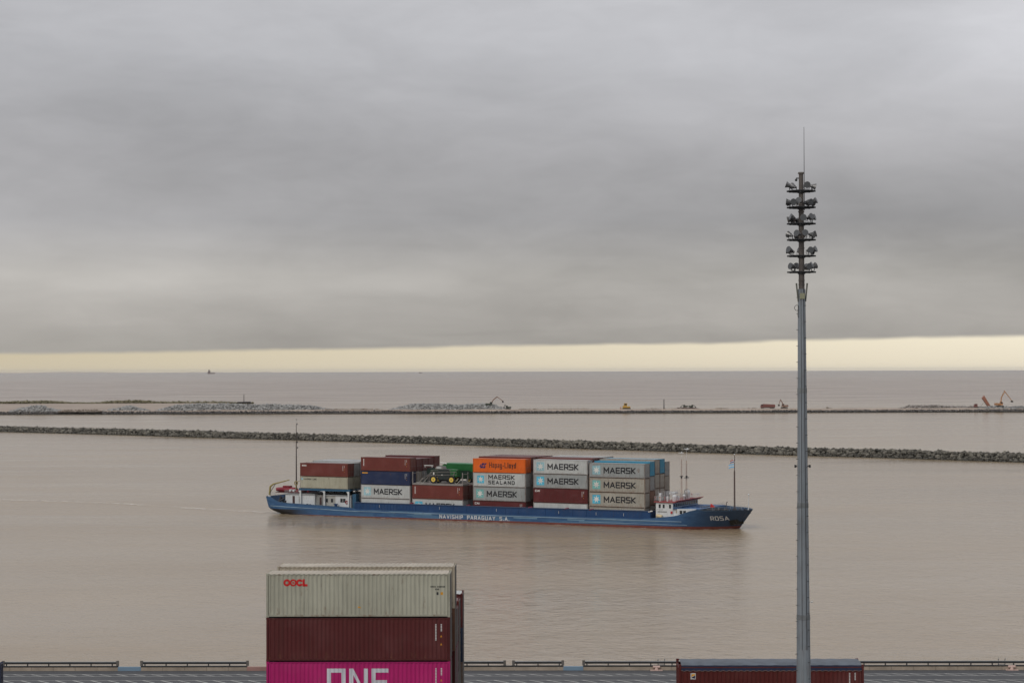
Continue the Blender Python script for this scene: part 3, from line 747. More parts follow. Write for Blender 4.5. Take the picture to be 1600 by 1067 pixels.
# ================================================================== ROCKS
t_ = (1 + sqrt(5)) / 2
ICO_V = np.array([(-1, t_, 0), (1, t_, 0), (-1, -t_, 0), (1, -t_, 0), (0, -1, t_), (0, 1, t_), (0, -1, -t_), (0, 1, -t_), (t_, 0, -1), (t_, 0, 1), (-t_, 0, -1), (-t_, 0, 1)]) / 1.9
ICO_F = np.array([(0,11,5),(0,5,1),(0,1,7),(0,7,10),(0,10,11),(1,5,9),(5,11,4),(11,10,2),(10,7,6),(7,1,8),(3,9,4),(3,4,2),(3,2,6),(3,6,8),(3,8,9),(4,9,5),(2,4,11),(6,2,10),(8,6,7),(9,8,1)])
nr = np.random.RandomState(7)
def rocks_mesh(name, pts, sizes, mat, extra=None):
    """pts Nx3, sizes N: irregular angular stones"""
    N = len(pts)
    d = nr.uniform(0.72, 1.2, (N, 12, 1)); sc = nr.uniform(0.65, 1.25, (N, 1, 3)) * np.array([1, 1, 0.85])
    th = nr.uniform(0, 2 * pi, N); ph = nr.uniform(-0.6, 0.6, N)
    V = ICO_V[None] * d * sc
    c, s = np.cos(ph)[:, None], np.sin(ph)[:, None]
    y, z = V[..., 1] * c - V[..., 2] * s, V[..., 1] * s + V[..., 2] * c
    c, s = np.cos(th)[:, None], np.sin(th)[:, None]
    x, y = V[..., 0] * c - y * s, V[..., 0] * s + y * c
    V = np.stack([x, y, z], -1) * np.asarray(sizes)[:, None, None] + np.asarray(pts)[:, None, :]
    V = V.reshape(-1, 3); F = (ICO_F[None] + (np.arange(N) * 12)[:, None, None]).reshape(-1, 3)
    nv, nf = len(V), len(F)
    if extra:
        ev, ef = extra; F2 = [tuple(nv + i for i in f) for f in ef]; V = np.vstack([V, np.array(ev)])
    else: F2 = []
    me = bpy.data.meshes.new(name)
    me.from_pydata(V.tolist(), [], F.tolist() + F2); me.update(); me.materials.append(mat)
    o = bpy.data.objects.new(name, me); col.objects.link(o); return o
def rock_mat(name, a, b, wet=True):
    m = bpy.data.materials.new(name); m.use_nodes = True
    N = NT(m.node_tree); bs = N.n['Principled BSDF']; g = N.add('ShaderNodeNewGeometry')
    c = N.mix(g.outputs['Random Per Island'], a, b)
    n = N.noise(g.outputs['Position'], 0.6, 5, 0.6)
    c = N.mix(N.maprange(n, 0.4, 0.7, 0, 0.5), c, tuple(x * 0.55 for x in a))
    if wet:   # tide mark: weed-stained stone near the water
        sp = N.add('ShaderNodeSeparateXYZ'); N.put(sp.inputs[0], g.outputs['Position'])
        h = N.math('ADD', sp.outputs[2], N.math('MULTIPLY', n, 0.5))
        c = N.mix(N.maprange(h, 0.45, 1.15, 1, 0), c, (0.045, 0.043, 0.036))
    N.put(bs.inputs['Base Color'], c); bs.inputs['Roughness'].default_value = 0.85
    return m
M_rock = rock_mat('armour_stone', (0.03, 0.028, 0.022), (0.225, 0.21, 0.175))
M_rock2 = rock_mat('far_armour_stone', (0.045, 0.042, 0.042), (0.16, 0.15, 0.145))
M_pile = rock_mat('quarry_stone', (0.19, 0.19, 0.187), (0.41, 0.41, 0.40), wet=False)

# near breakwater
NB = [(-470, 1152), (-266.3, 998.8), (-187.5, 937.6), (-117.3, 879.4), (-55.5, 831.6), (0, 782.2), (49.3, 741.2), (93.4, 701.7), (134, 670.9), (170, 638.4), (330, 500)]
def along(P, step):
    out = []; 
    for (a, b) in zip(P, P[1:]):
        L = hypot(b[0] - a[0], b[1] - a[1]); n = max(1, int(L / step))
        for i in range(n):
            f = i / n; out.append((a[0] + (b[0]-a[0]) * f, a[1] + (b[1]-a[1]) * f, -(b[1]-a[1]) / L * -1, (b[0]-a[0]) / L))
    return out
def embank(P, sec):
    """sweep a cross-section [(offset inward, z)] along the path: returns verts, faces"""
    vs_, fs = [], []; k = len(sec)
    for i, (x, y, dy_, dx_) in enumerate(P):
        nx_, ny_ = -dy_ if False else 0.0, 1.0
        for o_, z_ in sec: vs_.append((x + o_ * NRM[0], y + o_ * NRM[1], z_))
        if i:
            a, b = (i-1) * k, i * k
            for j in range(k - 1): fs.append((a + j, b + j, b + j + 1, a + j + 1))
    return vs_, fs
d_ = Vector((170 + 266.3, 638.4 - 998.8)).normalized(); NRM = (-d_.y, d_.x)
P = along(NB, 4.0)
ev, ef = embank(P, [(0.8, -1.0), (4.9, 2.0), (7.6, 2.0), (12.2, -1.0)])
pts, sz = [], []
rr = random.Random(3)
for (x, y, _, _) in along(NB, 0.66):
    for j in range(10):
        o_ = 0.1 + j * 0.88 + rr.uniform(-0.45, 0.45)
        z_ = min(2.15, o_ * 0.60 - 0.1) if o_ < 7.6 else 2.15 - (o_ - 7.6) * 0.6
        z_ *= 1 + 0.04 * sin(x * 0.11) + 0.04 * sin(x * 0.037 + 1.3); jx = rr.uniform(-0.6, 0.6)
        pts.append((x + o_ * NRM[0] + jx * d_.x, y + o_ * NRM[1] + jx * d_.y, z_ + rr.uniform(-0.15, 0.3))); sz.append(rr.choice((0.38, 0.42, 0.5, 0.6, 0.7, 0.95)) * rr.uniform(0.8, 1.15))
tag(rocks_mesh('rock_breakwater', np.array(pts), sz, M_rock, (ev, ef)), 'long dark rubble breakwater slanting across the water behind the cargo ship', 'breakwater', kind='stuff')

# far breakwater and reclaimed land
FB = [(-900, 1396), (-372, 1395.5), (-185.7, 1392.2), (0, 1384), (184.5, 1385.6), (368.3, 1382.3), (900, 1378)]
NRM = (0.0, 1.0); d_ = Vector((1, 0))
pts, sz = [], []
for (x, y, _, _) in along(FB, 1.0):
    if abs(x) > 560: continue
    for j in range(5):
        o_ = j * 0.8 + rr.uniform(-0.4, 0.4)
        pts.append((x + rr.uniform(-0.5, 0.5), y + o_, min(1.85 if x < -80 else 1.5, o_ * 0.62) + rr.uniform(-0.2, 0.2))); sz.append(rr.uniform(0.5, 0.85))
ev, ef = embank(along(FB, 8.0), [(0.6, -1.0), (3.2, 1.0), (6.5, 1.2), (7.0, -1.0)])
tag(rocks_mesh('far_rock_breakwater', np.array(pts), sz, M_rock2, (ev, ef)), 'low straight dark rubble edge of the far reclaimed land', 'breakwater', kind='stuff')
# reclaimed land sheet
def ground_mat(name, a, b, sc=0.05):
    m = bpy.data.materials.new(name); m.use_nodes = True; N = NT(m.node_tree); bs = N.n['Principled BSDF']
    P = N.add('ShaderNodeNewGeometry').outputs['Position']; n = N.noise(P, sc, 6, 0.65, 0.3)
    N.put(bs.inputs['Base Color'], N.mix(N.maprange(n, 0.35, 0.65), a, b)); bs.inputs['Roughness'].default_value = 0.95
    return m
lm = MB(); xs = list(range(-900, 901, 6)); rows = 7
def fby(x):
    for (a, b) in zip(FB, FB[1:]):
        if a[0] <= x <= b[0]: return a[1] + (b[1]-a[1]) * (x-a[0]) / (b[0]-a[0])
    return FB[-1][1]
def back(x):
    if x < -260: return 1790 + 6 * sin(x * 0.02)
    if x < -225: return 1790 + (1432 - 1790) * (x + 260) / 35
    return 1424 + 7 * sin(x * 0.031) + 5 * sin(x * 0.083)
for x in xs:
    y0 = fby(x) + 2.6; y1 = back(x)
    for j in range(rows):
        f = (0, .08, .3, .5, .7, .9, 1)[j] if x > -225 else (0, .006, .1, .3, .6, .9, 1)[j]; zz = 1.3 if j == 0 else 2.5 + 0.3 * rr.random() * (1 if j == 1 else 0) + 0.35 * math.sin(pi * min(1, f * 2)) + 0.16 * sin(x * 0.09 + j * 2) + 0.12 * rr.random()
        if j == rows - 1: zz = -0.6
        if j == rows - 2: zz = 2.2
        if j == rows - 2: f = 1 - 4.0 / (y1 - y0)
        lm.v.append((x, y0 + (y1 - y0) * f, zz))
for i in range(len(xs) - 1):
    for j in range(rows - 1): a = i * rows + j; lm.f.append((a, a + rows, a + rows + 1, a + 1))
tag(lm.build('land', ground_mat('reclaimed_sand', S(146, 133, 122), S(170, 157, 144), 0.03)), kind='structure')

# stone heaps
def heap(x0, x1, y, w, h, label, n, mat=M_pile, smin=0.5, smax=1.3, seed=0):
    r = random.Random(seed); pts, sz = [], []
    L = x1 - x0; bumps = [(r.uniform(0, 1), r.uniform(0.6, 1.0)) for _ in range(5)]
    def prof(f):
        e = min(1, min(f, 1 - f) * L / (h * 3.2)); s = 0
        for c, a in bumps: s = max(s, a * math.exp(-((f - c) / 0.16) ** 2))
        return e * (0.62 + 0.38 * s)
    for _ in range(n):
        f = r.random(); g_ = r.uniform(-1, 1); hh = h * prof(f) * max(0, 1 - abs(g_) ** 1.6)
        pts.append((x0 + f * L, y + g_ * w / 2, 2.4 + hh - r.uniform(0, 0.5))); sz.append(r.uniform(smin, smax))
    nx_ = 24; vs_ = []; fs = []
    for i in range(nx_ + 1):
        f = i / nx_
        for j in range(7):
            g_ = -1 + j / 3; vs_.append((x0 + f * L, y + g_ * w / 2, 2.0 + max(0, h * prof(f) * (1 - abs(g_) ** 1.6) - 0.3)))
        if i:
            a, b = (i-1) * 7, i * 7
            for j in range(6): fs.append((a + j, b + j, b + j + 1, a + j + 1))
    return tag(rocks_mesh('stone_heap', np.array(pts), sz, mat, (vs_, fs)), label, 'stone heap', 'stone heaps on the reclaimed land')
heap(-366, -330, 1404, 12, 4.4, 'grey stone heap nearest the left edge, on the far reclaimed land', 500, seed=1)
heap(-298, -266, 1405, 12, 4.0, 'small grey stone heap between the leftmost heap and the long left heap', 450, seed=2)
heap(-260, -130, 1406, 14, 5.2, 'long grey stone heap on the far land above the stern of the ship', 1700, seed=3)
heap(-90, -2, 1402, 13, 5.2, 'long grey stone heap with the boom of an excavator over its right end', 1300, seed=4)
M_earth = rock_mat('earth_rubble', (0.20, 0.165, 0.135), (0.36, 0.31, 0.26), wet=False)
for i, (a, b, h, lab) in enumerate(((-330, -298, 1.3, 'low earthy rubble between the two leftmost stone heaps'), (-140, -92, 1.3, 'low earthy rubble between the two long stone heaps'), (2, 58, 1.1, 'low earth mound right of the excavator with the arched boom'),
     (96, 122, 1.0, 'low earth mound beside the dark pole on the far land'), (146, 186, 0.9, 'low earth mound left of the red dump truck'), (225, 236, 1.3, 'small brown mound just right of the light mast'))):
    heap(a, b, 1398, 8, h, lab, int((b - a) * 6), M_earth, 0.3, 0.7, 20 + i)
heap(281, 345, 1399, 12, 2.6, 'brown-grey rubble heap left of the machines at the right edge', 800, rock_mat('mixed_rubble', (0.17, 0.15, 0.135), (0.36, 0.33, 0.31), wet=False), 0.4, 1.0, 31)
heap(336, 460, 1391, 10, 2.0, 'grey stone bed under the tall orange excavator', 1000, M_pile, 0.4, 0.9, 32)

# scrub on the rear edge of the land
def leafmat(name, a, b):
    m = bpy.data.materials.new(name); m.use_nodes = True; N = NT(m.node_tree); bs = N.n['Principled BSDF']; g = N.add('ShaderNodeNewGeometry')
    N.put(bs.inputs['Base Color'], N.mix(g.outputs['Random Per Island'], a, b)); bs.inputs['Roughness'].default_value = 0.9; return m
pts, sz = [], []
r = random.Random(9)
for _ in range(6500):
    x = r.uniform(-640, -300) if r.random() < 0.7 else r.uniform(-640, -236)
    dens = 0.55 + 0.45 * sin(x * 0.06) * sin(x * 0.023 + 1)
    hh = r.random() ** 1.4 * (3.2 if x < -330 else 1.6) * dens
    pts.append((x, 1752 + r.uniform(-9, 14), 2.0 + hh)); sz.append(r.uniform(0.5, 1.5))
for _ in range(900):
    x = r.uniform(-250, -180); pts.append((x, 1425 + r.uniform(-3, 3), 1.8 + r.random() * 0.8)); sz.append(r.uniform(0.3, 0.7))
tag(rocks_mesh('scrub', np.array(pts), sz, leafmat('scrub_leaves', (0.075, 0.072, 0.035), (0.20, 0.175, 0.11))), 'olive brown scrub along the rear edge of the reclaimed land', 'scrub', kind='stuff')

# posts on the land
def post(x, y, h, r_, label, base=False):
    t = thing('marker_post', label, 'post', (x, y, 2.4))
    MB().tube((0, 0, 0), (0, 0, h), r_, r_ * 0.7, 8).build('post', M_dark, t)
    if base: MB().prism([(-6.5, 0), (6.5, 0), (6.0, 1.3), (-5.5, 1.1)], -2, 2).build('base', M_dark, t)
post(110.0, 1392, 7.6, 0.36, 'thick dark upright pole on the far breakwater left of the brown mound')
post(-243, 1740, 8.0, 0.35, 'thin dark marker post on a low base at the tip of the left land', True)

# ------------------------------------------------------------------ machines on the land
M_or = pmat('machine_orange', S(168, 122, 84), 0.5, vary=0.2, rust=0.2)
M_br = pmat('machine_brown_boom', S(132, 104, 90), 0.6, vary=0.2)
M_yl = pmat('machine_yellow', S(190, 150, 70), 0.5, vary=0.15, rust=0.2)
M_gn = pmat('machine_dark_green', (0.05, 0.06, 0.045), 0.6)
M_tk = pmat('machine_tracks', (0.05, 0.045, 0.04), 0.85)
M_win = pmat('window_glass', (0.02, 0.025, 0.03), 0.12, spec=0.6)
M_rd = pmat('truck_red', S(124, 80, 74), 0.5, vary=0.2)
def excavator(x, y, z, sc, flip, boom, label, cbody, cboom):
    t = thing('excavator', label, 'excavator', (x, y, z), 0, 'excavators on the reclaimed land'); t.scale = (sc * (-1 if flip else 1), sc, sc)
    for s in (-1, 1):
        tr = MB().prism([(-2.0, 0.25), (-1.6, 0), (1.6, 0), (2.0, 0.25), (2.0, 0.7), (1.6, 0.95), (-1.6, 0.95), (-2.0, 0.7)], s * 1.2 - 0.3, s * 1.2 + 0.3).build('track', M_tk, t)
    MB().tube((0, 0, 0.6), (0, 0, 1.15), 0.7, n=12).build('slew_ring', M_tk, t)
    MB().prism([(-2.3, 1.15), (1.6, 1.15), (1.6, 1.6), (0.2, 2.2), (-2.1, 2.3), (-2.4, 1.9)], -1.3, 1.3).build('body', cbody, t)
    cb_ = MB().prism([(0.1, 1.6), (1.7, 1.6), (1.55, 2.5), (1.2, 3.05), (0.15, 3.05)], -1.28, -0.3).build('cab', cbody, t)
    MB().prism([(0.4, 2.05), (1.5, 2.05), (1.35, 2.6), (1.1, 2.85), (0.4, 2.85)], -1.30, -0.28).build('window', M_win, cb_)
    (bx, bz), (ax, az), (kx, kz) = boom
    e = ((0.8 + bx) / 2 - (bz - 2) * 0.12, (1.9 + bz) / 2 + (bx - 0.8) * 0.1)
    MB().tube((0.8, 0.1, 1.8), (e[0], 0.1, e[1]), 0.26, 0.32, 6).tube((e[0], 0.1, e[1]), (bx, 0.1, bz), 0.32, 0.2, 6).build('boom', cboom, t)
    MB().tube((bx - (ax - bx) * 0.12, 0.1, bz - (az - bz) * 0.12), (ax, 0.1, az), 0.24, 0.15, 6).build('stick', cboom, t)
    MB().tube((e[0], 0.1, e[1] + 0.3), (bx - (ax - bx) * 0.1, 0.1, bz - (az - bz) * 0.1 + 0.1), 0.09, n=5).tube((1.2, 0.1, 1.5), (e[0], 0.1, e[1] - 0.2), 0.1, n=5).build('ram', M_rod, t)
    MB().prism([(ax - 0.5, az + 0.1), (ax + 0.3, az + 0.1), (kx + 0.5, kz), (kx - 0.1, kz - 0.3), (ax - 0.6, az - 0.7)], -0.45, 0.65).build('bucket', M_tk, t)
    return t
excavator(-16.5, 1401, 4.4, 1.25, False, ((4.5, 6.0), (7.8, 3.6), (7.9, 2.9)), 'dark green excavator with an arched brown boom on the end of a long stone heap', M_gn, M_br)
excavator(-3.0, 1396, 2.6, 1.0, True, ((2.4, 3.4), (3.0, 2.0), (3.0, 1.6)), 'small drab excavator just right of the one with the arched boom', M_gn, M_gn)
excavator(198.0, 1398, 2.75, 1.2, True, ((2.3, 5.3), (3.3, 2.4), (3.4, 1.8)), 'brown excavator with folded boom right of the red dump truck', M_br, M_br)
excavator(353.0, 1392, 3.4, 1.38, False, ((3.0, 8.2), (6.7, 3.4), (6.9, 2.9)), 'tall orange excavator with its boom raised high at the right edge', M_or, M_or)
def bulldozer(x, y, z, label):
    t = thing('bulldozer', label, 'bulldozer', (x, y, z))
    for s in (-1, 1): MB().prism([(-2.2, 0.3), (-1.7, 0), (1.7, 0), (2.2, 0.3), (2.0, 1.0), (-2.0, 1.0)], s * 1.1 - 0.3, s * 1.1 + 0.3).build('track', M_tk, t)
    MB().prism([(-2.2, 0.8), (2.0, 0.8), (2.0, 1.7), (0.2, 1.8), (0.2, 2.1), (-2.0, 2.1)], -0.85, 0.85).build('body', M_yl, t)
    c = MB().box(-1.4, -0.8, 2.1, 0.3, 0.8, 3.3).box(-1.5, -0.9, 3.3, 0.4, 0.9, 3.42).build('cab', M_yl, t)
    MB().box(-1.2, -0.82, 2.4, 0.1, 0.82, 3.15).build('window', M_win, c)
    MB().prism([(-3.3, 0.1), (-2.9, 0.1), (-3.1, 0.8), (-2.9, 1.5), (-3.2, 1.5), (-3.5, 0.7)], -1.8, 1.8).build('blade', pmat('blade_pink', S(170, 120, 100), 0.6), t)
    MB().box(-3.0, -1.3, 0.4, 0.3, -1.15, 0.6).box(-3.0, 1.15, 0.4, 0.3, 1.3, 0.6).build('push_arm', M_yl, t)
    return t
b = bulldozer(83.0, 1394, 2.5, 'yellow bulldozer on the far breakwater left of the dark pole'); b.scale = (1.35,) * 3
def dump_truck(x, y, z, label, raised, sc=1.0, flip=False, cab=None, bed=None):
    t = thing('dump_truck', label, 'truck', (x, y, z), 0, 'dump trucks on the reclaimed land'); t.scale = (sc * (-1 if flip else 1), sc, sc)
    cab = cab or M_rd; bed = bed or M_rd
    c = MB().prism([(-4.6, 0.8), (-2.7, 0.8), (-2.7, 2.7), (-4.2, 2.7), (-4.6, 1.8)], -1.2, 1.2).build('cab', cab, t)
    MB().prism([(-4.45, 1.85), (-3.2, 1.85), (-3.2, 2.5), (-4.15, 2.5)], -1.22, 1.22).build('window', M_win, c)
    MB().box(-4.4, -0.5, 0.6, 4.0, 0.5, 0.95).build('chassis', M_tk, t)
    bb = MB().prism([(-2.5, 1.0), (3.9, 1.0), (4.2, 1.5), (4.0, 2.6), (-2.6, 2.9), (-3.1, 3.0), (-3.0, 2.7)], -1.25, 1.25)
    bo = bb.build('bed', bed, t)
    if raised:
        a = radians(raised); bo.location = (3.9 - (3.9 * cos(a) + 1.0 * sin(a)), 0, 1.0 - (-3.9 * sin(a) + 1.0 * cos(a))); bo.rotation_euler = (0, a, 0)
        MB().tube((-0.5, 0, 0.9), (1.4, 0, 0.9 + 2.6), 0.12, n=6).build('ram', M_rod, t)
    for x_ in (-3.6, 1.7, 3.1):
        for s in (-1, 1):
            w = MB().tube((x_, s * 1.0, 0.52), (x_, s * 1.3, 0.52), 0.52, n=14).build('wheel', M_tk, t)
            MB().tube((x_, s * 1.301, 0.52), (x_, s * 1.32, 0.52), 0.25, n=10).build('hub', M_rod, w)
    return t
dump_truck(186.2, 1397, 2.75, 'red dump truck beside the brown excavator left of the light mast', 0, 1.2)
dump_truck(341.0, 1396, 2.8, 'dump truck tipping with its orange bed raised near the right edge', 56, 1.15, False, M_rd, pmat('bed_orange_red', S(146, 98, 80), 0.5))
hp = heap(101 + 15, 101 + 36, 1397, 9, 1.6, 'dark brown low mound carrying two machines right of the pole', 200, rock_mat('brown_mound', (0.10, 0.07, 0.06), (0.2, 0.15, 0.13), wet=False), 0.4, 0.7, 40)
excavator(126.0, 1400, 3.2, 0.85, True, ((2.2, 2.6), (3.6, 1.5), (3.7, 1.0)), 'small dark excavator on the left of the brown mound right of the pole', M_gn, M_gn)
excavator(130.5, 1400, 3.2, 0.85, False, ((2.2, 2.6), (3.6, 1.5), (3.7, 1.0)), 'small dark excavator on the right of the brown mound right of the pole', M_gn, M_gn)

# horizon: distant ship and low coasts
M_far = pmat('distant_hull', S(110, 96, 92), 0.8)
ds = thing('distant_ship', 'tiny hazy cargo ship on the horizon at the left', 'ship', (-3923, 25030, 0), radians(8))
MB().prism([(-45, 0), (48, 0), (54, 13), (-48, 13)], -8, 8).build('hull', M_far, ds)
MB().prism([(-44, 13), (-8, 13), (-10, 34), (-18, 40), (-20, 52), (-28, 58), (-34, 52), (-36, 34), (-42, 30)], -7, 7).build('superstructure', M_far, ds)
MB().tube((-26, 0, 50), (-26, 0, 66), 1.2, n=6).tube((35, 0, 13), (35, 0, 26), 1.5, n=6).build('mast', M_far, ds)
ds2 = thing('distant_boat', 'speck of a boat on the horizon near the middle', 'boat', (-1240, 26000, 0), 0)
MB().prism([(-20, 0), (20, 0), (24, 7), (-22, 7)], -5, 5).build('hull', M_far, ds2)
MB().box(-14, -4, 7, -4, 4, 18).build('cabin', M_far, ds2)
def coast(x0, x1, y, h, seed):
    r = random.Random(seed); m = MB(); n = 60; ph = [r.uniform(0, 6) for _ in range(4)]
    for i in range(n + 1):
        f = i / n; x = x0 + (x1 - x0) * f
        z = h * min(1, min(f, 1 - f) * 6) * (0.6 + 0.2 * sin(f * 9 + ph[0]) + 0.14 * sin(f * 23 + ph[1]) + 0.1 * r.random())
        m.v += [(x, y, -2), (x, y + 300, max(1, z)), (x, y + 1500, -2)]
        if i: a = (i-1) * 3; b2 = i * 3; m.f += [(a, b2, b2 + 1, a + 1), (a + 1, b2 + 1, b2 + 2, a + 2)]
    tag(m.build('coast', ground_mat('coast_haze_pale', (0.42, 0.38, 0.32), (0.46, 0.41, 0.35), 0.001)), kind='structure')  # pale tone: distance haze put into the coast's colour
coast(-13500, -8200, 42000, 36, 1)
coast(-7600, -5200, 43000, 24, 2)

# ================================================================== SHIP
SA = radians(-27.5)
SO = Vector((-50.592, 426.241, 0))
eu = Vector((cos(SA), sin(SA), 0)); ev_ = Vector((-sin(SA), cos(SA), 0))
def sh_w(u, v, z): return SO + eu * u + ev_ * v + Vector((0, 0, z))
ship = thing('cargo_ship', 'long low blue river cargo ship loaded with containers under way', 'ship', SO, SA)

def interp(tab, x):
    if x <= tab[0][0]: return tab[0][1]
    for (a, b), (c, d) in zip(tab, tab[1:]):
        if x <= c: return b + (d - b) * (x - a) / (c - a)
    return tab[-1][1]
SHEER = [(-1, 3.75), (1.6, 3.7), (3.2, 2.75), (5.5, 2.5), (22, 2.0), (23.5, 1.62), (60, 1.62), (91, 1.85), (94, 2.15), (97.6, 2.6), (100.6, 3.95), (103, 3.72), (110, 3.78)]
def hull_mat():
    m = bpy.data.materials.new('hull_paint'); m.use_nodes = True
    N = NT(m.node_tree); b = N.n['Principled BSDF']; P = N.add('ShaderNodeTexCoord').outputs['Object']
    sp = N.add('ShaderNodeSeparateXYZ'); N.put(sp.inputs[0], P); U, V_, Zz = sp.outputs
    n1 = N.noise(N.mapping(P, (0.5, 0.5, 2.2)), 1.0, 6, 0.65); n2 = N.noise(N.mapping(P, (1.6, 1.6, 0.5)), 1.0, 5, 0.7); n3 = N.noise(P, 0.16, 3, 0.5)
    blue = N.mix(N.maprange(n1, 0.3, 0.7), S(40, 73, 112), S(60, 97, 135))
    pale = N.mix(n2, S(72, 108, 138), S(96, 128, 150))
    # sun-bleached, re-painted patches amidships
    patch = N.math('MULTIPLY', N.maprange(N.noise(N.mapping(P, (0.12, 0.2, 1.3)), 1.0, 2, 0.4), 0.53, 0.56), N.maprange(U, 18, 30))
    patch = N.math('MULTIPLY', patch, N.maprange(U, 88, 96, 1, 0))
    blue = N.mix(N.math('MULTIPLY', patch, 0.55), blue, pale)
    bow = N.mix(n1, S(26, 46, 70), S(44, 62, 84)); blue = N.mix(N.maprange(U, 97, 104, 0, 0.8), blue, bow)
    boot = N.mix(N.maprange(n2, 0.3, 0.7), S(98, 46, 40), S(118, 64, 54))
    lvl = N.math('ADD', N.maprange(U, 0, 95, 0.10, 0.55), N.math('MULTIPLY', N.math('SUBTRACT', n1, 0.5), 0.12))
    c = N.mix(N.maprange(N.math('SUBTRACT', lvl, Zz), -0.02, 0.02), blue, boot)
    # black stern run
    blk = N.math('MULTIPLY', N.maprange(U, 7.0, 13.0, 1, 0), N.maprange(N.math('SUBTRACT', 1.15, Zz), -0.03, 0.03))
    c = N.mix(blk, c, (0.018, 0.018, 0.022))
    ru = N.maprange(N.noise(N.mapping(P, (2.0, 2.0, 0.6)), 1.0, 6, 0.7), 0.64, 0.78, 0, 0.8)
    c = N.mix(ru, c, (0.13, 0.07, 0.05))
    wet = N.maprange(N.math('ADD', Zz, N.math('MULTIPLY', n2, 0.1)), 0.05, 0.2, 0.6, 0)
    c = N.mix(wet, c, (0.04, 0.02, 0.018))
    N.put(b.inputs['Base Color'], c); N.put(b.inputs['Roughness'], N.maprange(n1, 0.3, 0.7, 0.4, 0.6)); b.inputs['Specular IOR Level'].default_value = 0.4
    return m
M_hull = hull_mat()
BM = 7.6
LV = [-1.6, -0.4, 0.0, 0.35, 0.7, 1.1, 1.5, 'top']
def stern_u(z): return interp([(-1.6, 9), (-0.4, 4.5), (0, 3.0), (0.8, 0.9), (1.5, 0.2), (3.8, -0.4)], z)
def bow_u(z): return interp([(-1.6, 105.5), (0, 107.2), (3.8, 110.0)], z)
def half(u, z):
    us, ub = stern_u(z), bow_u(z)
    lb = interp([(-1.6, 17), (0, 15), (3.8, 11.5)], z); f = max(0, min(1, (ub - u) / lb))
    g1 = (1 - (1 - f) ** 2.3) ** 0.72
    ls = interp([(-1.6, 14), (0, 7), (1.2, 2.5), (3.8, 1.6)], z); f = max(0, min(1, (u - us) / ls))
    g2 = 0.82 + 0.18 * (1 - (1 - f) ** 2) ** 0.5
    if z < 1: g2 = interp([(-1.6, 0.35), (0, 0.7), (1, 0.82)], z) + (1 - interp([(-1.6, 0.35), (0, 0.7), (1, 0.82)], z)) * (1 - (1 - f) ** 2) ** 0.5
    return BM * g1 * min(1, g2)
NS = 110
fr_ = sorted(set([i / NS for i in range(NS + 1)] + [0.004, 0.012, 0.02, 0.985, 0.995]))
hm = MB(); K = len(LV)
rows_ = []
for sgn in (-1, 1):
    grid = []
    for f in fr_:
        line = []
        for z in LV:
            if z == 'top':
                uu = -0.4 + (110.0 + 0.4) * f; zt = interp(SHEER, uu)
                uu = stern_u(zt) + (bow_u(zt) - stern_u(zt)) * f; zz = zt
            else:
                zz = z; uu = stern_u(z) + (bow_u(z) - stern_u(z)) * f
            line.append(len(hm.v)); hm.v.append((uu, sgn * half(uu, zz), zz))
        grid.append(line)
    for a, b in zip(grid, grid[1:]):
        for j in range(K - 1):
            q_ = (a[j], b[j], b[j+1], a[j+1]); hm.f.append(q_ if sgn < 0 else q_[::-1])
    rows_.append(grid)
for j in range(K - 1):   # transom
    hm.f.append((rows_[1][0][j], rows_[0][0][j], rows_[0][0][j+1], rows_[1][0][j+1]))
hull = hm.build('hull', M_hull, ship)
# deck caps: a sheet a little below the sheer line
M_deck = pmat('deck_paint', S(58, 82, 104), 0.8, vary=0.25, rust=0.35, scale=1.0)
dk = MB(); prev = None
for f in fr_:
    uu = -0.3 + (109.7 + 0.3) * f; zt = interp(SHEER, uu)
    zd = interp([(-1, 2.55), (4, 2.25), (5.5, 1.95), (22, 1.45), (24, 1.6), (60, 1.6), (91, 1.8), (96.9, 2.1), (97.2, 2.3), (100.4, 3.0), (110, 3.05)], uu)
    h_ = max(0.02, half(uu, zd) - 0.03)
    k = len(dk.v); dk.v += [(uu, -h_, zd), (uu, h_, zd)]
    if prev is not None: dk.f.append((prev, k, k + 1, prev + 1))
    prev = k
dk.build('deck', M_deck, ship)
# rubbing strakes following the side
def strake(z0, z1, u0, u1, out, mat, name='rubbing_strake', side=(-1, 1)):
    for s in side:
        m = MB(); pr = None; u = u0
        while u <= u1 + 1e-6:
            zb = z0(u) if callable(z0) else z0; ztt = z1(u) if callable(z1) else z1
            a = half(u, zb) ; b = half(u, ztt); k = len(m.v)
            m.v += [(u, s * (a - 0.02), zb), (u, s * (a + out), zb), (u, s * (b + out), ztt), (u, s * (b - 0.02), ztt)]
            if pr is not None:
                for i in range(4): j = (i + 1) % 4; m.f.append((pr + i, k + i, k + j, pr + j))
            pr = k; u += (u1 - u0) / max(1, round((u1 - u0) / 1.5))
        m.build(name, mat, ship)
M_str = pmat('strake_pale_blue', S(132, 156, 174), 0.6, vary=0.3, rust=0.2, scale=0.8)
strake(lambda u: interp([(1, 1.72), (22, 1.2), (40, 1.28), (95, 1.45)], u), lambda u: interp([(1, 1.84), (22, 1.32), (40, 1.40), (95, 1.57)], u), 1.5, 98.0, 0.10, M_str)
for a_, b_ in ((37.8, 42.0), (61.2, 66.6), (73.4, 77.2)):
    strake(1.02, 1.24, a_, b_, 0.03, pmat('repaint_blue', S(104, 136, 160), 0.6, vary=0.15), 'repainted_patch')
strake(lambda u: interp([(0, 0.62), (94, 0.80)], u), lambda u: interp([(0, 0.70), (94, 0.88)], u), 76.0, 99.0, 0.07, M_str, 'lower_strake')
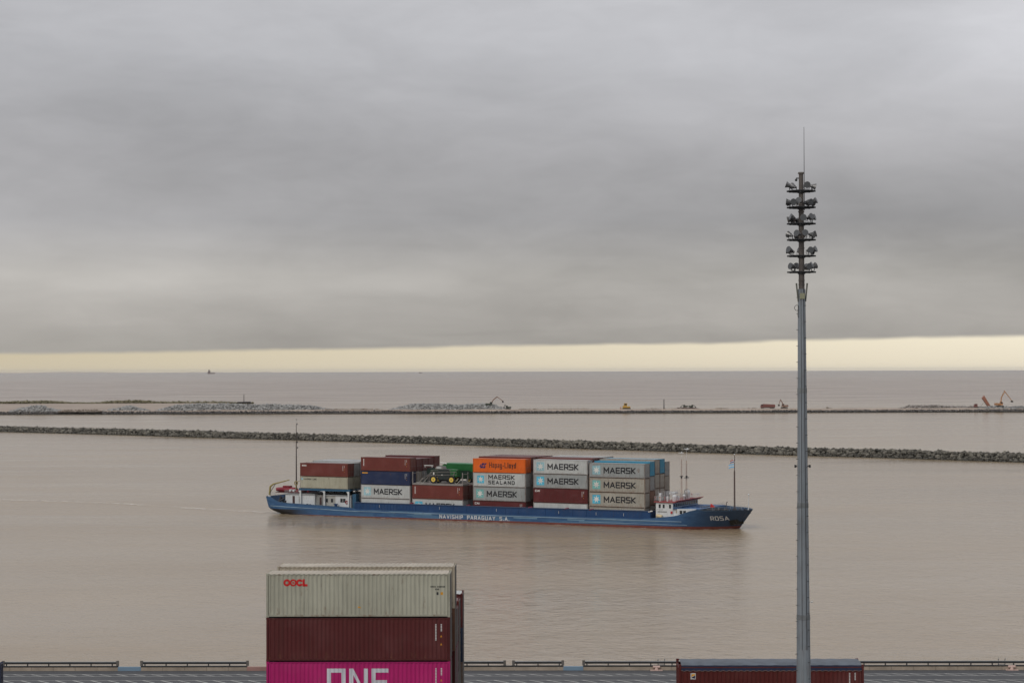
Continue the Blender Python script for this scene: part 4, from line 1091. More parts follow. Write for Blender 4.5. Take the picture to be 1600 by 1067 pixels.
strake(lambda u: interp(SHEER, u) - 0.06, lambda u: interp(SHEER, u) + 0.03, 98.2, 108.6, 0.05, pmat('rail_cap_blue', S(58, 88, 116), 0.6), 'bulwark_cap')
strake(lambda u: interp(SHEER, u) - 0.06, lambda u: interp(SHEER, u) + 0.03, 0.4, 22.0, 0.04, MATS['rail_cap_blue'], 'bulwark_cap')
# names on the side
def side_text(text, u0, z0, h, width, t=0.2, gap=0.3, name='lettering', slope=0.0):
    m = MB()
    for s in (-1, 1):
        W0 = word(text, 0, 0, h, t, gap, width=width)
        for k, poly in enumerate(W0):
            # follow the plating: clip into narrow strips
            for i in range(int(width / 0.5) + 2):
                qd = clipx([(p[0], p[1]) for p in poly], i * 0.5, i * 0.5 + 0.5)
                if len(qd) < 3: continue
                pts = []
                for x, z in qd:
                    uu = u0 + x if s < 0 else u0 + width - x; zz = z0 + z + slope * x
                    pts.append((uu, s * (half(uu, zz) + 0.03 + 0.0008 * k), zz))
                m.quad(pts)
    return m.build(name, pmat('hull_white_letters', (0.60, 0.61, 0.62), 0.6, vary=0.1), ship)
side_text('NAVISHIP PARAGUAY S.A.', 43.9, 0.42, 0.82, 16.4, 0.165, 0.42)
side_text('ROSA', 103.45, 1.8, 0.86, 3.0, 0.145, 0.36)
# anchor pocket
apm = MB(); pr = None
for i in range(8):
    uu = 106.4 + i * 0.25; k = len(apm.v)
    apm.v += [(uu, -(half(uu, 0.9) + 0.20), 0.75 + 0.03 * i), (uu, -(half(uu, 1.8) + 0.20), 1.75 + 0.05 * i)]
    if pr is not None: apm.f.append((pr, k, k + 1, pr + 1))
    pr = k
apm.build('anchor_pocket', pmat('pocket_black', (0.015, 0.016, 0.014), 0.7), ship)
an = MB()
def ahp(u, z): return (u, -(half(u, z) + 0.3), z)
an.tube(ahp(107.3, 1.8), ahp(107.3, 1.0), 0.09, n=6).tube(ahp(106.95, 0.95), ahp(107.7, 0.95), 0.09, n=6).tube(ahp(106.95, 0.95), ahp(106.85, 1.3), 0.08, 0.03, 6).tube(ahp(107.7, 0.95), ahp(107.8, 1.3), 0.08, 0.03, 6)
an.build('anchor', pmat('anchor_steel', (0.05, 0.045, 0.04), 0.7, rust=0.1), ship)

# hatch coaming
M_coam = pmat('coaming_blue', S(24, 62, 106), 0.5, vary=0.18, scale=0.6, streak=True, rust=0.1, dirt=0.05)
cz = lambda u: interp([(22.8, 3.12), (60, 3.22), (91.2, 3.38)], u)
for s in (-1, 1):
    cm = MB(); us_ = [22.8 + i * (91.2 - 22.8) / 24 for i in range(25)]; pr = None
    for u in us_:
        k = len(cm.v); y0, y1 = s * 6.95, s * 6.8
        cm.v += [(u, y0, 1.4), (u, y1, 1.4), (u, y1, cz(u)), (u, y0, cz(u))]
        if pr is not None:
            for i in range(4): j = (i + 1) % 4; cm.f.append((pr + i, k + i, k + j, pr + j))
        pr = k
    cm.f += [(0, 1, 2, 3), (pr + 3, pr + 2, pr + 1, pr)]
    c = cm.build('coaming', M_coam, ship)
    lip = MB()
    for a, b in zip(us_, us_[1:]): lip.quad([(a, s * 7.12, cz(a) + 0.01), (b, s * 7.12, cz(b) + 0.01), (b, s * 6.75, cz(b) + 0.01), (a, s * 6.75, cz(a) + 0.01)]).quad([(a, s * 7.12, cz(a) - 0.09), (b, s * 7.12, cz(b) - 0.09), (b, s * 7.12, cz(b) + 0.01), (a, s * 7.12, cz(a) + 0.01)])
    lip.build('coaming_lip', pmat('lip_blue_grey', S(70, 88, 116), 0.6, vary=0.2), c)
    stf = MB(); u = 23.3
    while u < 91:
        stf.box(u - 0.02, min(s * 6.95, s * 7.0), 1.5, u + 0.02, max(s * 6.95, s * 7.0), cz(u) - 0.08); u += 0.76 if u < 37 else 3.04
    stf.build('stiffener', M_coam, c)
for u in (22.7, 91.1):
    MB().box(u, -6.95, 1.4, u + 0.15, 6.95, cz(u) if u < 50 else 3.3).build('end_coaming', M_coam, ship)
hf = MB().box(22.9, -6.78, 0.6, 91.1, 6.78, 0.92).build('hold_floor', M_deck, ship)
wl = MB()
for u in (29, 43.6, 57, 71.2, 79.5, 85.5): wl.box(u, -7.14, 2.2, u + 0.05, -7.09, 2.75)
wl.build('draught_bar', M_wht, ship)
for u in (36.4, 50.0, 64.3, 72.5, 78.0, 90.8):
    MB().tube((u, -7.0, 3.2), (u + 0.9, -7.0, 3.62 if False else 3.36), 0.13, n=6).build('lashing_gear', pmat('gear_crimson', S(120, 40, 58), 0.6) if u < 80 else M_wht, ship)

# ---- aft house
M_whs = pmat('house_white', S(200, 204, 206), 0.5, vary=0.08, rust=0.18, streak=True, scale=0.8)
M_grh = pmat('house_grey', S(128, 130, 128), 0.6, vary=0.25, rust=0.3, streak=True, scale=1.5)
M_dk = pmat('near_black_steel', (0.04, 0.042, 0.05), 0.8, vary=0.3, scale=3)  # near-black steel for deck gear, bollards and fittings
ah = MB().box(4.4, -6.0, 1.6, 12.0, 6.0, 4.35).build('aft_deckhouse', M_whs, ship)
MB().box(4.2, -6.25, 4.35, 12.1, 6.25, 4.45).build('roof_edge', pmat('roof_edge_grey', S(160, 165, 166), 0.6), ah)
MB().box(12.0, -5.6, 1.4, 14.6, 5.6, 4.3).build('recessed_bay', M_grh, ship)
af = MB().box(14.6, -6.0, 1.4, 21.2, 6.0, 4.3).build('accommodation_block', M_whs, ship)
MB().box(14.6, -6.02, 1.5, 17.3, -6.0, 4.2).build('weathered_panel', pmat('panel_drab', S(158, 158, 154), 0.6, vary=0.2, rust=0.35), af)
MB().box(14.5, -6.25, 4.3, 21.4, 6.25, 4.4).build('roof_edge', MATS['roof_edge_grey'], af)
def wins(par, lst, y=-6.0, mat=M_win, w=0.5, h=0.75):
    for u, z in lst: 
        fr = MB().box(u - 0.05, y - 0.04, z - 0.05, u + w + 0.05, y - 0.02, z + h + 0.05).build('window_frame', M_grh, par)
        MB().box(u, y - 0.05, z, u + w, y - 0.035, z + h).build('pane', mat, fr)
MB().box(6.25, -6.03, 2.35, 6.85, -6.0, 3.95).build('door', pmat('door_dark_brown', (0.06, 0.03, 0.03), 0.6), ah)
MB().box(7.9, -6.03, 2.2, 8.3, -6.0, 3.9).build('door', M_grh, ah)
wins(af, [(14.9, 2.85), (16.2, 2.85), (18.6, 2.95), (19.3, 2.95)], y=-6.03)
MB().box(13.0, -5.63, 2.2, 13.5, -5.6, 3.8).build('door', pmat('door_dark_brown', (0.06, 0.03, 0.03)), ship)
lb_ = MB()
for k in range(12):
    a, b = 2 * pi * k / 12, 2 * pi * (k + 1) / 12
    lb_.tube((20.2 + 0.3 * cos(a), -6.1, 2.95 + 0.3 * sin(a)), (20.2 + 0.3 * cos(b), -6.1, 2.95 + 0.3 * sin(b)), 0.085, n=6)
lb_.build('lifebuoy', pmat('lifebuoy_red', S(150, 34, 40), 0.5), af)
MB().box(17.6, -6.9, 1.5, 18.1, -6.5, 2.5).box(17.45, -7.0, 2.5, 18.25, -6.4, 2.62).build('deck_winch', pmat('winch_blue', S(30, 60, 100), 0.6), ship)
for u, z in ((5.4, 2.9), (11.0, 2.35), (11.7, 2.3), (13.7, 2.15), (14.4, 2.12), (15.2, 2.1), (15.9, 2.1), (17.0, 2.05)):
    MB().tube((u, -7.4, z - 0.55), (u, -7.4, z), 0.16, n=8).tube((u, -7.4, z), (u, -7.4, z + 0.1), 0.24, n=8).build('bollard', M_dk, ship)
# container platform above the aft house
M_plat = pmat('platform_blue', S(44, 84, 112), 0.55, vary=0.15, rust=0.15)
pl_ = MB().box(8.3, -6.55, 5.25, 21.3, -6.2, 5.72).box(8.3, 6.2, 5.25, 21.3, 6.55, 5.72)
for i in range(6): pl_.box(8.4 + i * 2.5, -6.2, 5.35, 8.6 + i * 2.5, 6.2, 5.6)
pl_.build('container_platform', M_plat, ship)
for u in (8.6, 14.75, 20.9):
    for s in (-1, 1): MB().box(u - 0.16, s * 6.4 - 0.16, 1.6, u + 0.16, s * 6.4 + 0.16, 5.25).prism([(u - 0.16, 4.7), (u - 0.16, 5.2), (u - 0.6, 5.2)], s * 6.4 - 0.06, s * 6.4 + 0.06).build('platform_leg', M_whs, ship)
ju = random.Random(5)
for i in range(30):   # lockers, fans, cable trays and drums on the aft roof
    u = ju.uniform(8.8, 20.5); v_ = ju.uniform(-5.2, 5.2); w = ju.uniform(0.3, 1.0); h = ju.uniform(0.25, 0.75)
    c = ju.choice((M_dk, M_dk, M_dk, M_grh, M_plat, M_whs, M_dk))
    m = MB()
    if i % 3 == 0: m.tube((u, v_, 4.45), (u, v_, 4.45 + h), w * 0.35, w * 0.3, 8).tube((u, v_, 4.45 + h), (u, v_, 4.5 + h), w * 0.45, n=8); nm = 'roof_fan'
    elif i % 3 == 1: m.box(u, v_, 4.45, u + w, v_ + 0.5, 4.45 + h).box(u - 0.03, v_ - 0.03, 4.45 + h, u + w + 0.03, v_ + 0.53, 4.49 + h); nm = 'roof_locker'
    else: m.path([(u, v_, 4.45), (u, v_, 4.45 + h), (u + w, v_, 4.45 + h), (u + w, v_, 4.45)], 0.05, 6); nm = 'roof_pipe'
    m.build(nm, c, ship)
def rail(pts, h=0.95, mat=None, par=None, name='railing', n=3, step=1.3):
    m = MB()
    for a, b in zip(pts, pts[1:]):
        a, b = Vector(a), Vector(b); L = (b - a).length; k = max(1, round(L / step))
        for i in range(k + 1):
            p = a.lerp(b, i / k); m.tube(p, p + Vector((0, 0, h)), 0.025, n=4)
        for j in range(n): m.tube(a + Vector((0, 0, h * (j + 1) / n)), b + Vector((0, 0, h * (j + 1) / n)), 0.022, n=4)
    return m.build(name, mat or M_whs, par or ship)
rail([(8.2, -6.2, 4.45), (4.3, -6.2, 4.45), (4.3, 6.2, 4.45)], 0.7, MATS['roof_edge_grey'])
rail([(8.8, -6.15, 4.45), (20.6, -6.15, 4.45)], 0.6, M_dk)
rail([(21.6, -6.6, 1.6), (21.6, 6.6, 1.6)], 1.0, M_whs)
# things between aft house and hold
for i in range(7):
    u = 21.6; v_ = -6 + i * 1.8
    MB().box(u, v_, 1.5, u + 0.9, v_ + 1.2, ju.uniform(3.5, 4.9)).build('vent_trunk', ju.choice((M_dk, M_plat, M_grh, M_coam)), ship)
# red rescue boat on the aft roof
rb = MB(); RBM = pmat('boat_crimson', S(132, 40, 52), 0.5, vary=0.15)
prof = [(-2.9, 0.25), (-2.4, 0.75), (0, 1.0), (1.8, 0.9), (2.6, 0.35)]
secs_ = []
for u, w in ((-2.9, 0.12), (-2.2, 0.7), (-1, 1.0), (0.5, 1.05), (1.8, 0.95), (2.5, 0.6)):
    ring_ = []
    for a in range(10):
        t2 = 2 * pi * a / 10; ring_.append(len(rb.v)); rb.v.append((u, w * cos(t2), 0.55 + 0.55 * sin(t2) * (0.6 + 0.4 * w)))
    secs_.append(ring_)
for a, b in zip(secs_, secs_[1:]):
    for i in range(10): j = (i + 1) % 10; rb.f.append((a[i], b[i], b[j], a[j]))
rb.f += [tuple(secs_[0]), tuple(secs_[-1][::-1])]
rbo = rb.build('rescue_boat', RBM, ship, (3.2, -3.6, 4.55), True)
MB().box(-0.8, -0.5, 1.05, 1.0, 0.5, 1.4).build('canopy', RBM, rbo)
MB().box(1.2, -5.2, 4.5, 5.9, -2.2, 4.6).build('boat_cradle', pmat('gear_dark_red', S(90, 34, 40), 0.6), ship)
MB().box(4.8, -5.4, 4.5, 8.0, -3.0, 5.0).build('life_raft_rack', pmat('gear_dark_red', S(90, 34, 40)), ship)
for k in range(3): MB().tube((5.2 + k * 0.9, -5.5, 5.05), (5.2 + k * 0.9 , -4.7, 5.05), 0.26, n=8).build('raft_canister', M_whs if k < 2 else RBM, ship)
MB().box(5.9, -2.6, 4.45, 8.1, 2.0, 6.3).build('funnel_casing', RBM, ship)
# stern crane (yellow)
M_cr = pmat('crane_ochre', S(146, 132, 82), 0.6, vary=0.15, rust=0.2)
cr = MB().tube((0.35, -6.2, 2.6), (0.35, -6.2, 4.0), 0.3, 0.26, 10).build('crane_pedestal', M_whs, ship)
MB().tube((0.35, -6.2, 3.9), (0.55, -6.2, 5.9), 0.24, 0.2, 8).tube((0.55, -6.2, 5.85), (1.3, -6.1, 6.4), 0.2, 0.17, 8).tube((1.25, -6.1, 6.38), (5.0, -5.4, 7.35), 0.17, 0.1, 8).build('stern_crane', M_cr, ship)
MB().tube((0.5, -6.35, 4.4), (1.9, -6.2, 6.45), 0.07, n=6).build('crane_ram', M_dk, ship)
pr_ = MB()
for k in range(10):
    a, b = 2*pi*k/10, 2*pi*(k+1)/10
    pr_.tube((5.8 + 0.4*cos(a), -4.0, 6.6 + 0.4*sin(a)), (5.8 + 0.4*cos(b), -4.0, 6.6 + 0.4*sin(b)), 0.1, n=6)
pr_.tube((5.8, -4.0, 5.0), (5.8, -4.0, 6.3), 0.12, n=6).tube((6.1, -4.0, 6.9), (7.2, -4.0, 7.2), 0.06, n=5)
pr_.build('davit', M_cr, ship)
# stern mooring deck clutter
for i in range(9):
    MB().tube((1.2 + ju.uniform(0, 3), ju.uniform(-6.4, -3), 2.4), (1.5 + ju.uniform(0, 3), ju.uniform(-6.4, -3), 3.55 + ju.uniform(-0.2, 0.3)), 0.2, n=7).build('mooring_gear', M_dk, ship)
rail([(0.2, -6.3, 3.7), (-0.3, 0, 3.7), (0.2, 6.3, 3.7)], 0.8, M_whs)
# stern mast
MB().tube((3.2, 0, 4.0), (3.2, 0, 12.5), 0.16, 0.12, 8).tube((3.2, 0, 12.5), (3.2, 0, 19.2), 0.11, 0.06, 8).build('stern_mast', pmat('mast_dark_brown', (0.045, 0.032, 0.03), 0.6), ship)
sml = MB()
for z, s in ((14.1, 0.35), (15.3, 0.28), (16.5, 0.3), (19.3, 0.2)): sml.box(3.2, -0.05, z, 3.2 + s, 0.05, z + 0.06).tube((3.2 + s, 0, z - 0.12), (3.2 + s, 0, z + 0.2), 0.11, n=8)
sml.build('mast_lamp', M_dk, ship)
MB().tube((3.2, 0, 19.2), (3.2, 0, 20.2), 0.012, n=5).ball((3.2, 0, 20.35), 0.12, 8, 6).build('mast_ball', M_dk, ship)

# ---- forward house and wheelhouse
M_roofred = pmat('wheelhouse_red', S(152, 78, 80), 0.55, vary=0.15, rust=0.15)
M_blf = pmat('front_shade_blue', S(120, 140, 166), 0.5, vary=0.15)  # shade on the front wall put into its colour as blue-grey
M_blr = pmat('roof_deck_blue', S(48, 88, 134), 0.55, vary=0.18, rust=0.15)
wh = MB().box(92.2, -6.5, 1.8, 95.8, 6.5, 5.05).build('wheelhouse', M_whs, ship)
MB().box(95.8, -6.45, 3.95, 95.83, 6.45, 5.0).build('front_panel', M_blf, wh)
for u in (92.8, 93.65, 95.0): MB().box(u, -6.53, 3.98, u + 0.42, -6.5, 4.72).build('window', M_win, wh)
for k in range(13): MB().box(95.83, -6.1 + k * 0.96, 4.25, 95.86, -5.45 + k * 0.96, 4.85).build('window', M_win, wh)
MB().box(91.9, -6.75, 5.05, 96.3, 6.75, 5.13).build('roof', M_roofred, wh)
fa = MB().box(91.9, -6.8, 5.13, 96.3, -6.74, 5.3).box(96.27, -6.8, 5.13, 96.33, 6.8, 5.3).box(91.9, 6.74, 5.13, 96.3, 6.8, 5.3)
fa.prism([(96.3, 5.13), (97.0, 5.5), (96.9, 5.58), (96.3, 5.38)], -6.8, 6.8).build('roof_fascia', M_roofred, wh)
nb_ = MB()
for i in range(9): nb_.box(92.6 + i * 0.22, -6.53, 3.15, 92.73 + i * 0.22, -6.5, 3.35)
for i in range(7): nb_.box(92.4 + i * 0.2, -6.53, 3.62, 92.5 + i * 0.2, -6.5, 3.7)
nb_.build('lettering', M_ink, wh)
MB().box(95.35, -6.62, 2.95, 95.75, -6.5, 3.4).build('side_light', pmat('lamp_red', S(170, 50, 50), 0.5), wh)
fh = MB().prism([(95.8, 2.0), (99.6, 2.0), (99.6, 3.9), (95.8, 3.9)], -6.3, 6.3).build('forward_deckhouse', M_whs, ship)
MB().prism([(96.8, 2.45), (98.4, 2.45), (100.9, 4.0), (100.1, 4.02), (96.8, 3.95)], -6.75, -6.55).build('wing_screen', M_whs, fh)
MB().prism([(95.75, 2.4), (98.0, 2.45), (98.0, 2.56), (95.75, 2.52)], -7.0, -6.3).build('walkway', M_whs, fh)
for u, w in ((97.35, 0.0), (98.1, 0.0)): MB().box(u, -6.79, 2.95, u + 0.55, -6.75, 3.62).build('window', M_win, fh)
MB().tube((96.6, -6.32, 3.3), (96.6, -6.4, 3.3), 0.24, n=12).build('porthole', pmat('porthole_tan', S(150, 140, 120), 0.6), fh)
MB().box(95.83, -6.7, 3.9, 101.6, 6.7, 4.0).build('deckhouse_roof', M_blr, fh)
for k in range(5): MB().box(96.4 + k * 0.9, -3.2 + 0.2 * k, 4.0, 96.9 + k * 0.9, 3.0 - 0.3 * k, 4.14).build('hatch', M_coam, ship)
rail([(101.5, -6.4, 4.0), (101.5, 6.4, 4.0)], 0.5, MATS['roof_edge_grey'])
MB().tube((92.6, -7.0, 2.5), (93.7, -7.0, 2.3), 0.36, n=10).build('raft_canister', pmat('canister_cream', S(196, 180, 146), 0.6), ship)
# wheelhouse top gear
rail([(92.0, -6.7, 5.4), (96.2, -6.7, 5.4), (96.2, 6.7, 5.4), (92.0, 6.7, 5.4), (92.0, -6.7, 5.4)], 0.8, M_whs, None, n=3, step=0.9)
for (u, v_, r_, h, c) in ((92.7, -5.5, 0.26, 2.0, M_whs), (93.8, -4.4, 0.2, 1.2, M_whs), (94.6, -2.8, 0.5, 1.2, M_whs), (95.2, 1.4, 0.55, 1.3, M_grh), (95.0, 3.0, 0.62, 1.9, M_whs), (94.2, 4.6, 0.55, 2.1, M_grh), (93.2, 0.2, 0.3, 1.5, M_whs), (94.4, -0.6, 0.35, 0.9, M_whs)):
    MB().tube((u, v_, 5.13), (u, v_, 5.13 + h * 0.75), r_ * 0.8, r_, 10).ball((u, v_, 5.13 + h * 0.75), r_, 10, 6, 1, 1, 0.8).build('vent_cowl', c, ship)
MB().ball((95.4, 0.2, 6.0), 0.34, 10, 8).tube((95.4, 0.2, 5.1), (95.4, 0.2, 5.8), 0.1, n=6).build('antenna_dome', M_whs, ship)
MB().box(93.3, -2.4, 6.55, 94.5, -0.7, 6.85).tube((93.9, -1.5, 5.1), (93.9, -1.5, 6.6), 0.1, n=6).build('searchlight_box', M_whs, ship)
rail([(92.3, -5.5, 6.2), (95.0, -1.0, 6.2)], 0.9, M_whs, None, 'upper_railing', n=3, step=0.8)
rail([(92.3, -3.5, 5.2), (92.3, 5.5, 5.2)], 1.6, M_whs, None, 'upper_railing', n=3, step=1.2)
for u, v_ in ((92.1, -6.5), (93.1, -6.6), (94.2, -6.7), (95.1, 5.0), (96.0, 6.2)):
    MB().tube((u, v_, 5.4), (u, v_, 6.0), 0.05, n=6).ball((u, v_, 6.08), 0.14, 8, 6).build('deck_lamp', ju.choice((M_whs, M_or, M_roofred)), ship)
def lattice(u, v_, z0, z1, w0, w1, mat, name):
    m = MB(); n = int((z1 - z0) / 0.55); P_ = lambda k, c: (u + c[0] * (w0 + (w1 - w0) * k / n), v_ + c[1] * (w0 + (w1 - w0) * k / n), z0 + (z1 - z0) * k / n)
    cs_ = ((-1, -0.6), (1, -0.6), (0, 1))
    for k in range(n):
        for i in range(3):
            m.tube(P_(k, cs_[i]), P_(k + 1, cs_[i]), 0.028, n=4); m.tube(P_(k, cs_[i]), P_(k + 1, cs_[(i+1) % 3]), 0.018, n=4); m.tube(P_(k, cs_[i]), P_(k, cs_[(i+1) % 3]), 0.018, n=4)
    return m.build(name, mat, ship)
M_latt = pmat('aerial_red_white', S(170, 150, 140), 0.5, vary=0.4, scale=6)
lattice(95.0, 0.0, 5.2, 13.3, 0.16, 0.08, M_latt, 'radar_mast'); lattice(95.4, 1.6, 5.2, 13.0, 0.16, 0.08, M_latt, 'radar_mast')
MB().box(94.85, -0.7, 9.9, 95.15, 0.5, 10.0).ball((95.0, -0.1, 9.7), 0.2, 8, 6).box(95.1, 1.1, 9.5, 95.7, 2.2, 9.62).ball((95.4, 1.6, 9.8), 0.22, 8, 6).build('mast_fitting', M_dk, ship)
MB().tube((95.0, 0, 13.3), (95.0, 0, 14.9), 0.02, n=4).tube((95.4, 1.6, 13.0), (95.4, 1.6, 15.3), 0.02, n=4).box(94.3, -0.05, 14.5, 95.5, 0.05, 14.6).box(94.9, 1.5, 15.2, 96.0, 1.7, 15.35).ball((95.6, 1.6, 15.25), 0.22, 8, 6).ball((95.0, 0, 14.55), 0.2, 8, 6).build('radar_scanner', M_whs, ship)
# forecastle
lattice(106.2, 0.0, 3.2, 11.2, 0.16, 0.12, pmat('fore_mast_brown', S(64, 44, 42), 0.6, vary=0.4, scale=8), 'fore_mast')
MB().tube((106.2, 0, 3.2), (106.2, 0, 11.2), 0.09, n=8).tube((106.2, 0, 11.2), (106.2, 0, 14.4), 0.08, 0.05, 8).build('fore_mast_core', MATS['fore_mast_brown'], ship)
MB().box(105.95, -0.1, 13.3, 106.1, 0.1, 13.6).box(106.2, -0.35, 12.95, 106.28, 0.35, 13.05).ball((106.2, 0, 14.45), 0.14, 8, 6).build('mast_lamp', M_whs, ship)
def flag(u0, z0, L, h, mats, name):
    f0 = None
    for k, mm in enumerate(mats):
        m = MB(); n = 10
        za, zb = z0 - h * k / len(mats), z0 - h * (k + 1) / len(mats)
        for i in range(n + 1):
            f = i / n; y = 0.16 * sin(f * 7) * f; dz = -0.28 * f * f
            m.v += [(u0 - L * f, y, zb + dz), (u0 - L * f, y, za + dz)]
            if i: a = (i-1) * 2; m.f.append((a, a + 2, a + 3, a + 1))
        o = m.build('flag_band' if k else name, mm, ship if not k else f0)
        if not k: f0 = o
M_fw = pmat('flag_white', (0.6, 0.6, 0.6), 0.8); M_fb = pmat('flag_light_blue', S(120, 176, 214), 0.8)
flag(106.1, 12.6, 1.15, 0.75, [M_fb, M_fw, M_fb], 'light_blue_and_white_flag')
flag(106.15, 13.4, 0.9, 0.5, [pmat('flag_red', S(170, 50, 50), 0.8), M_fw, pmat('flag_blue', S(40, 60, 130), 0.8)], 'red_white_and_blue_flag')
MB().tube((109.1, 0, 3.5), (109.1, 0, 6.3), 0.1, 0.07, 8).ball((109.1, 0, 6.6), 0.2, 8, 6).tube((109.1, 0, 3.5), (109.1, 0, 3.8), 0.22, n=8).build('jackstaff', M_whs, ship)
rail([(102.5, -5.4, 3.75), (105.5, -3.7, 3.75), (108.3, -1.6, 3.75)], 0.55, MATS['roof_edge_grey'], n=2)
rail([(102.5, 5.4, 3.75), (105.5, 3.7, 3.75), (108.3, 1.6, 3.75)], 0.55, MATS['roof_edge_grey'], n=2)
for (u, v_, s) in ((103.0, -1.0, 0.6), (103.9, 0.8, 0.7), (104.8, -0.8, 0.5), (102.2, 1.4, 0.6), (107.4, -0.6, 0.4), (108.2, 0.5, 0.35), (105.4, 2.0, 0.5)):
    MB().tube((u, v_ - s, 3.35), (u, v_ + s, 3.35), s * 0.55, n=10).box(u - s * 0.6, v_ - s * 1.1, 3.0, u + s * 0.6, v_ - s * 0.9, 3.7).box(u - s * 0.6, v_ + s * 0.9, 3.0, u + s * 0.6, v_ + s * 1.1, 3.7).build('windlass', M_dk, ship)
for u, v_ in ((107.2, -2.3), (107.9, -1.7), (108.6, -1.0), (106.5, -3.0), (109.3, 0.0)):
    MB().tube((u, v_, 3.3), (u, v_, 3.95), 0.16, n=8).build('bollard', M_dk, ship)
MB().prism([(101.9, 4.0), (102.7, 4.15), (101.95, 4.75)], -2.1, -1.5).build('red_pennant_locker', pmat('pennant_red', S(180, 40, 36), 0.6), ship)
MB().path([(104.2, 0.6, 3.4), (104.2, 0.6, 4.9), (104.5, 0.6, 5.05)], 0.07).build('vent_pipe', M_dk, ship)
# tyre fenders low at the wheelhouse gap
# ================================================================== CONTAINERS ON THE SHIP
CV0 = -6.62; CP = 2.52
def ship_cont(u, v_, z, colour, H, deco, label, group):
    p = sh_w(u, v_, z); return container(label, colour, H, p, SA, deco, group)
BAYS = {
 'A': dict(u=8.62, z=5.74, name='aft bay over the stern house', cols=[
    [('beige', ST, 'starline'), ('red', HC, 'corner')], [('beige', ST, None), ('grey', HC, None)], [('grey', HC, None), ('white', HC, None)], [('drab', HC, None), ('white', HC, None)], [('grey', HC, None), ('grey', HC, None)]]),
 'B': dict(u=24.1, z=1.15, name='second bay from the stern', cols=[
    [('white', HC, None), ('white', HC, 'starfade'), ('navy', HC, 'bar'), ('red', HC, 'code')],
    [('grey', HC, None), ('grey', HC, None), ('drab', HC, None), ('darkred', ST, None)], [('red', HC, None), ('drab', HC, None), ('grey', HC, None), ('darkred', ST, None)],
    [('red', HC, None), ('grey', HC, None), ('drab', HC, None), ('darkred', ST, None)], [('drab', HC, None), ('grey', HC, None), ('drab', HC, None), ('darkred', HC, None)]]),
 'C': dict(u=36.75, z=1.38, name='bay under the farm machines', cols=[
    [('white', HC, 'star'), ('red', HC, 'code')], [('grey', HC, None), ('red', HC, None)], [('drab', HC, None), ('drab', HC, None)], [('grey', HC, None), ('red', HC, None)], [('drab', HC, None), ('darkred', HC, None)]]),
 'D': dict(u=51.3, z=1.38, name='bay with the orange container', lift=[0, .33, .3, .3, .3], cols=[
    [('darkred', HC, 'cai'), ('grey', HC, 'stargreen'), ('white', HC, 'starland'), ('orange', HC, 'hapag')],
    [('red', HC, None), ('drab', HC, None), ('grey', HC, None), ('red', HC, None)], [('grey', HC, None), ('drab', HC, None), ('grey', HC, None), ('red', HC, None)],
    [('red', HC, None), ('drab', HC, None), ('grey', HC, None), ('darkred', HC, None)], [('red', HC, None), ('drab', HC, None), ('grey', HC, None), ('darkred', HC, None)]]),
 'E': dict(u=65.25, z=1.42, name='bay next aft of the foremost', lift=[0, .28, .3, .3, .35], cols=[
    [('white', HC, None), ('darkred', HC, 'cai'), ('grey', HC, 'star'), ('white', HC, 'starfade')],
    [('red', HC, None), ('drab', HC, None), ('grey', HC, None), ('red', HC, None)], [('grey', HC, None), ('drab', HC, None), ('grey', HC, None), ('darkred', HC, None)],
    [('red', HC, None), ('drab', HC, None), ('grey', HC, None), ('white', HC, None)], [('red', HC, None), ('drab', HC, None), ('grey', HC, None), ('white', HC, None)]]),
 'F': dict(u=77.75, z=0.96, name='foremost bay behind the wheelhouse', lift=[0, .3, .62, .62, 0], cols=[
    [('drab', HC, None), ('drab', HC, 'star'), ('drab', HC, 'stargreen'), ('grey', HC, 'starfade')],
    [('drab', HC, None), ('brown', HC, None), ('grey', HC, None), ('teal', HC, None)], [('drab', HC, None), ('drab', HC, None), ('drab', HC, None), ('drab', HC, None)],
    [('drab', HC, None), ('drab', HC, None), ('drab', HC, None), ('teal', HC, None)], [('drab', HC, None), ('grey', HC, None), ('drab', HC, None), ('grey', HC, None)]]),
}
COLW = ['near row', 'second row', 'third row', 'fourth row', 'farthest row']
DECW = {'star': 'with blue star logo', 'starfade': 'with faded star logo', 'stargreen': 'with greenish star logo', 'starland': 'with two lines of lettering', 'starline': 'with tiny logo', 'hapag': 'with dark blue logo',
        'cai': 'with three white letters', 'code': 'with vertical white code', 'corner': 'with white corner code', 'bar': 'with small yellow bar', None: ''}
TN = ['bottom tier', 'second tier', 'third tier', 'top tier']
CNAME = {'darkred': 'dark red', 'red': 'brownish red', 'drab': 'drab grey', 'white': 'pale grey', 'teal': 'turquoise blue', 'brown': 'rusty brown', 'navy': 'navy blue'}
for key, B in BAYS.items():
    nt = max(len(c) for c in B['cols']); lift = B.get('lift', [0] * 5)
    for ci, cols_ in enumerate(B['cols']):
        z = B['z']; n = len(cols_)
        for ti, (c, H, d) in enumerate(cols_):
            if ti == n - 1 and n == 4 and key in 'DEF': pass
            zz = z + (lift[ci] if n == 4 else 0)
            tw = 'top tier' if ti == n - 1 else ('bottom tier' if ti == 0 else TN[ti])
            lab = ' '.join(f"{CNAME.get(c, c)} container {DECW[d]}, {tw}, {COLW[ci]}, {B['name']}".split()).replace(' ,', ',')
            wds = lab.split()
            if len(wds) > 16: lab = ' '.join(f"{CNAME.get(c, c)} container {DECW[d].split(' and ')[0]}, {tw}, {B['name']}".split()).replace(' ,', ',')
            ship_cont(B['u'], CV0 + ci * CP, zz, c, H, d, lab, 'containers loaded on the ship')
            z += H

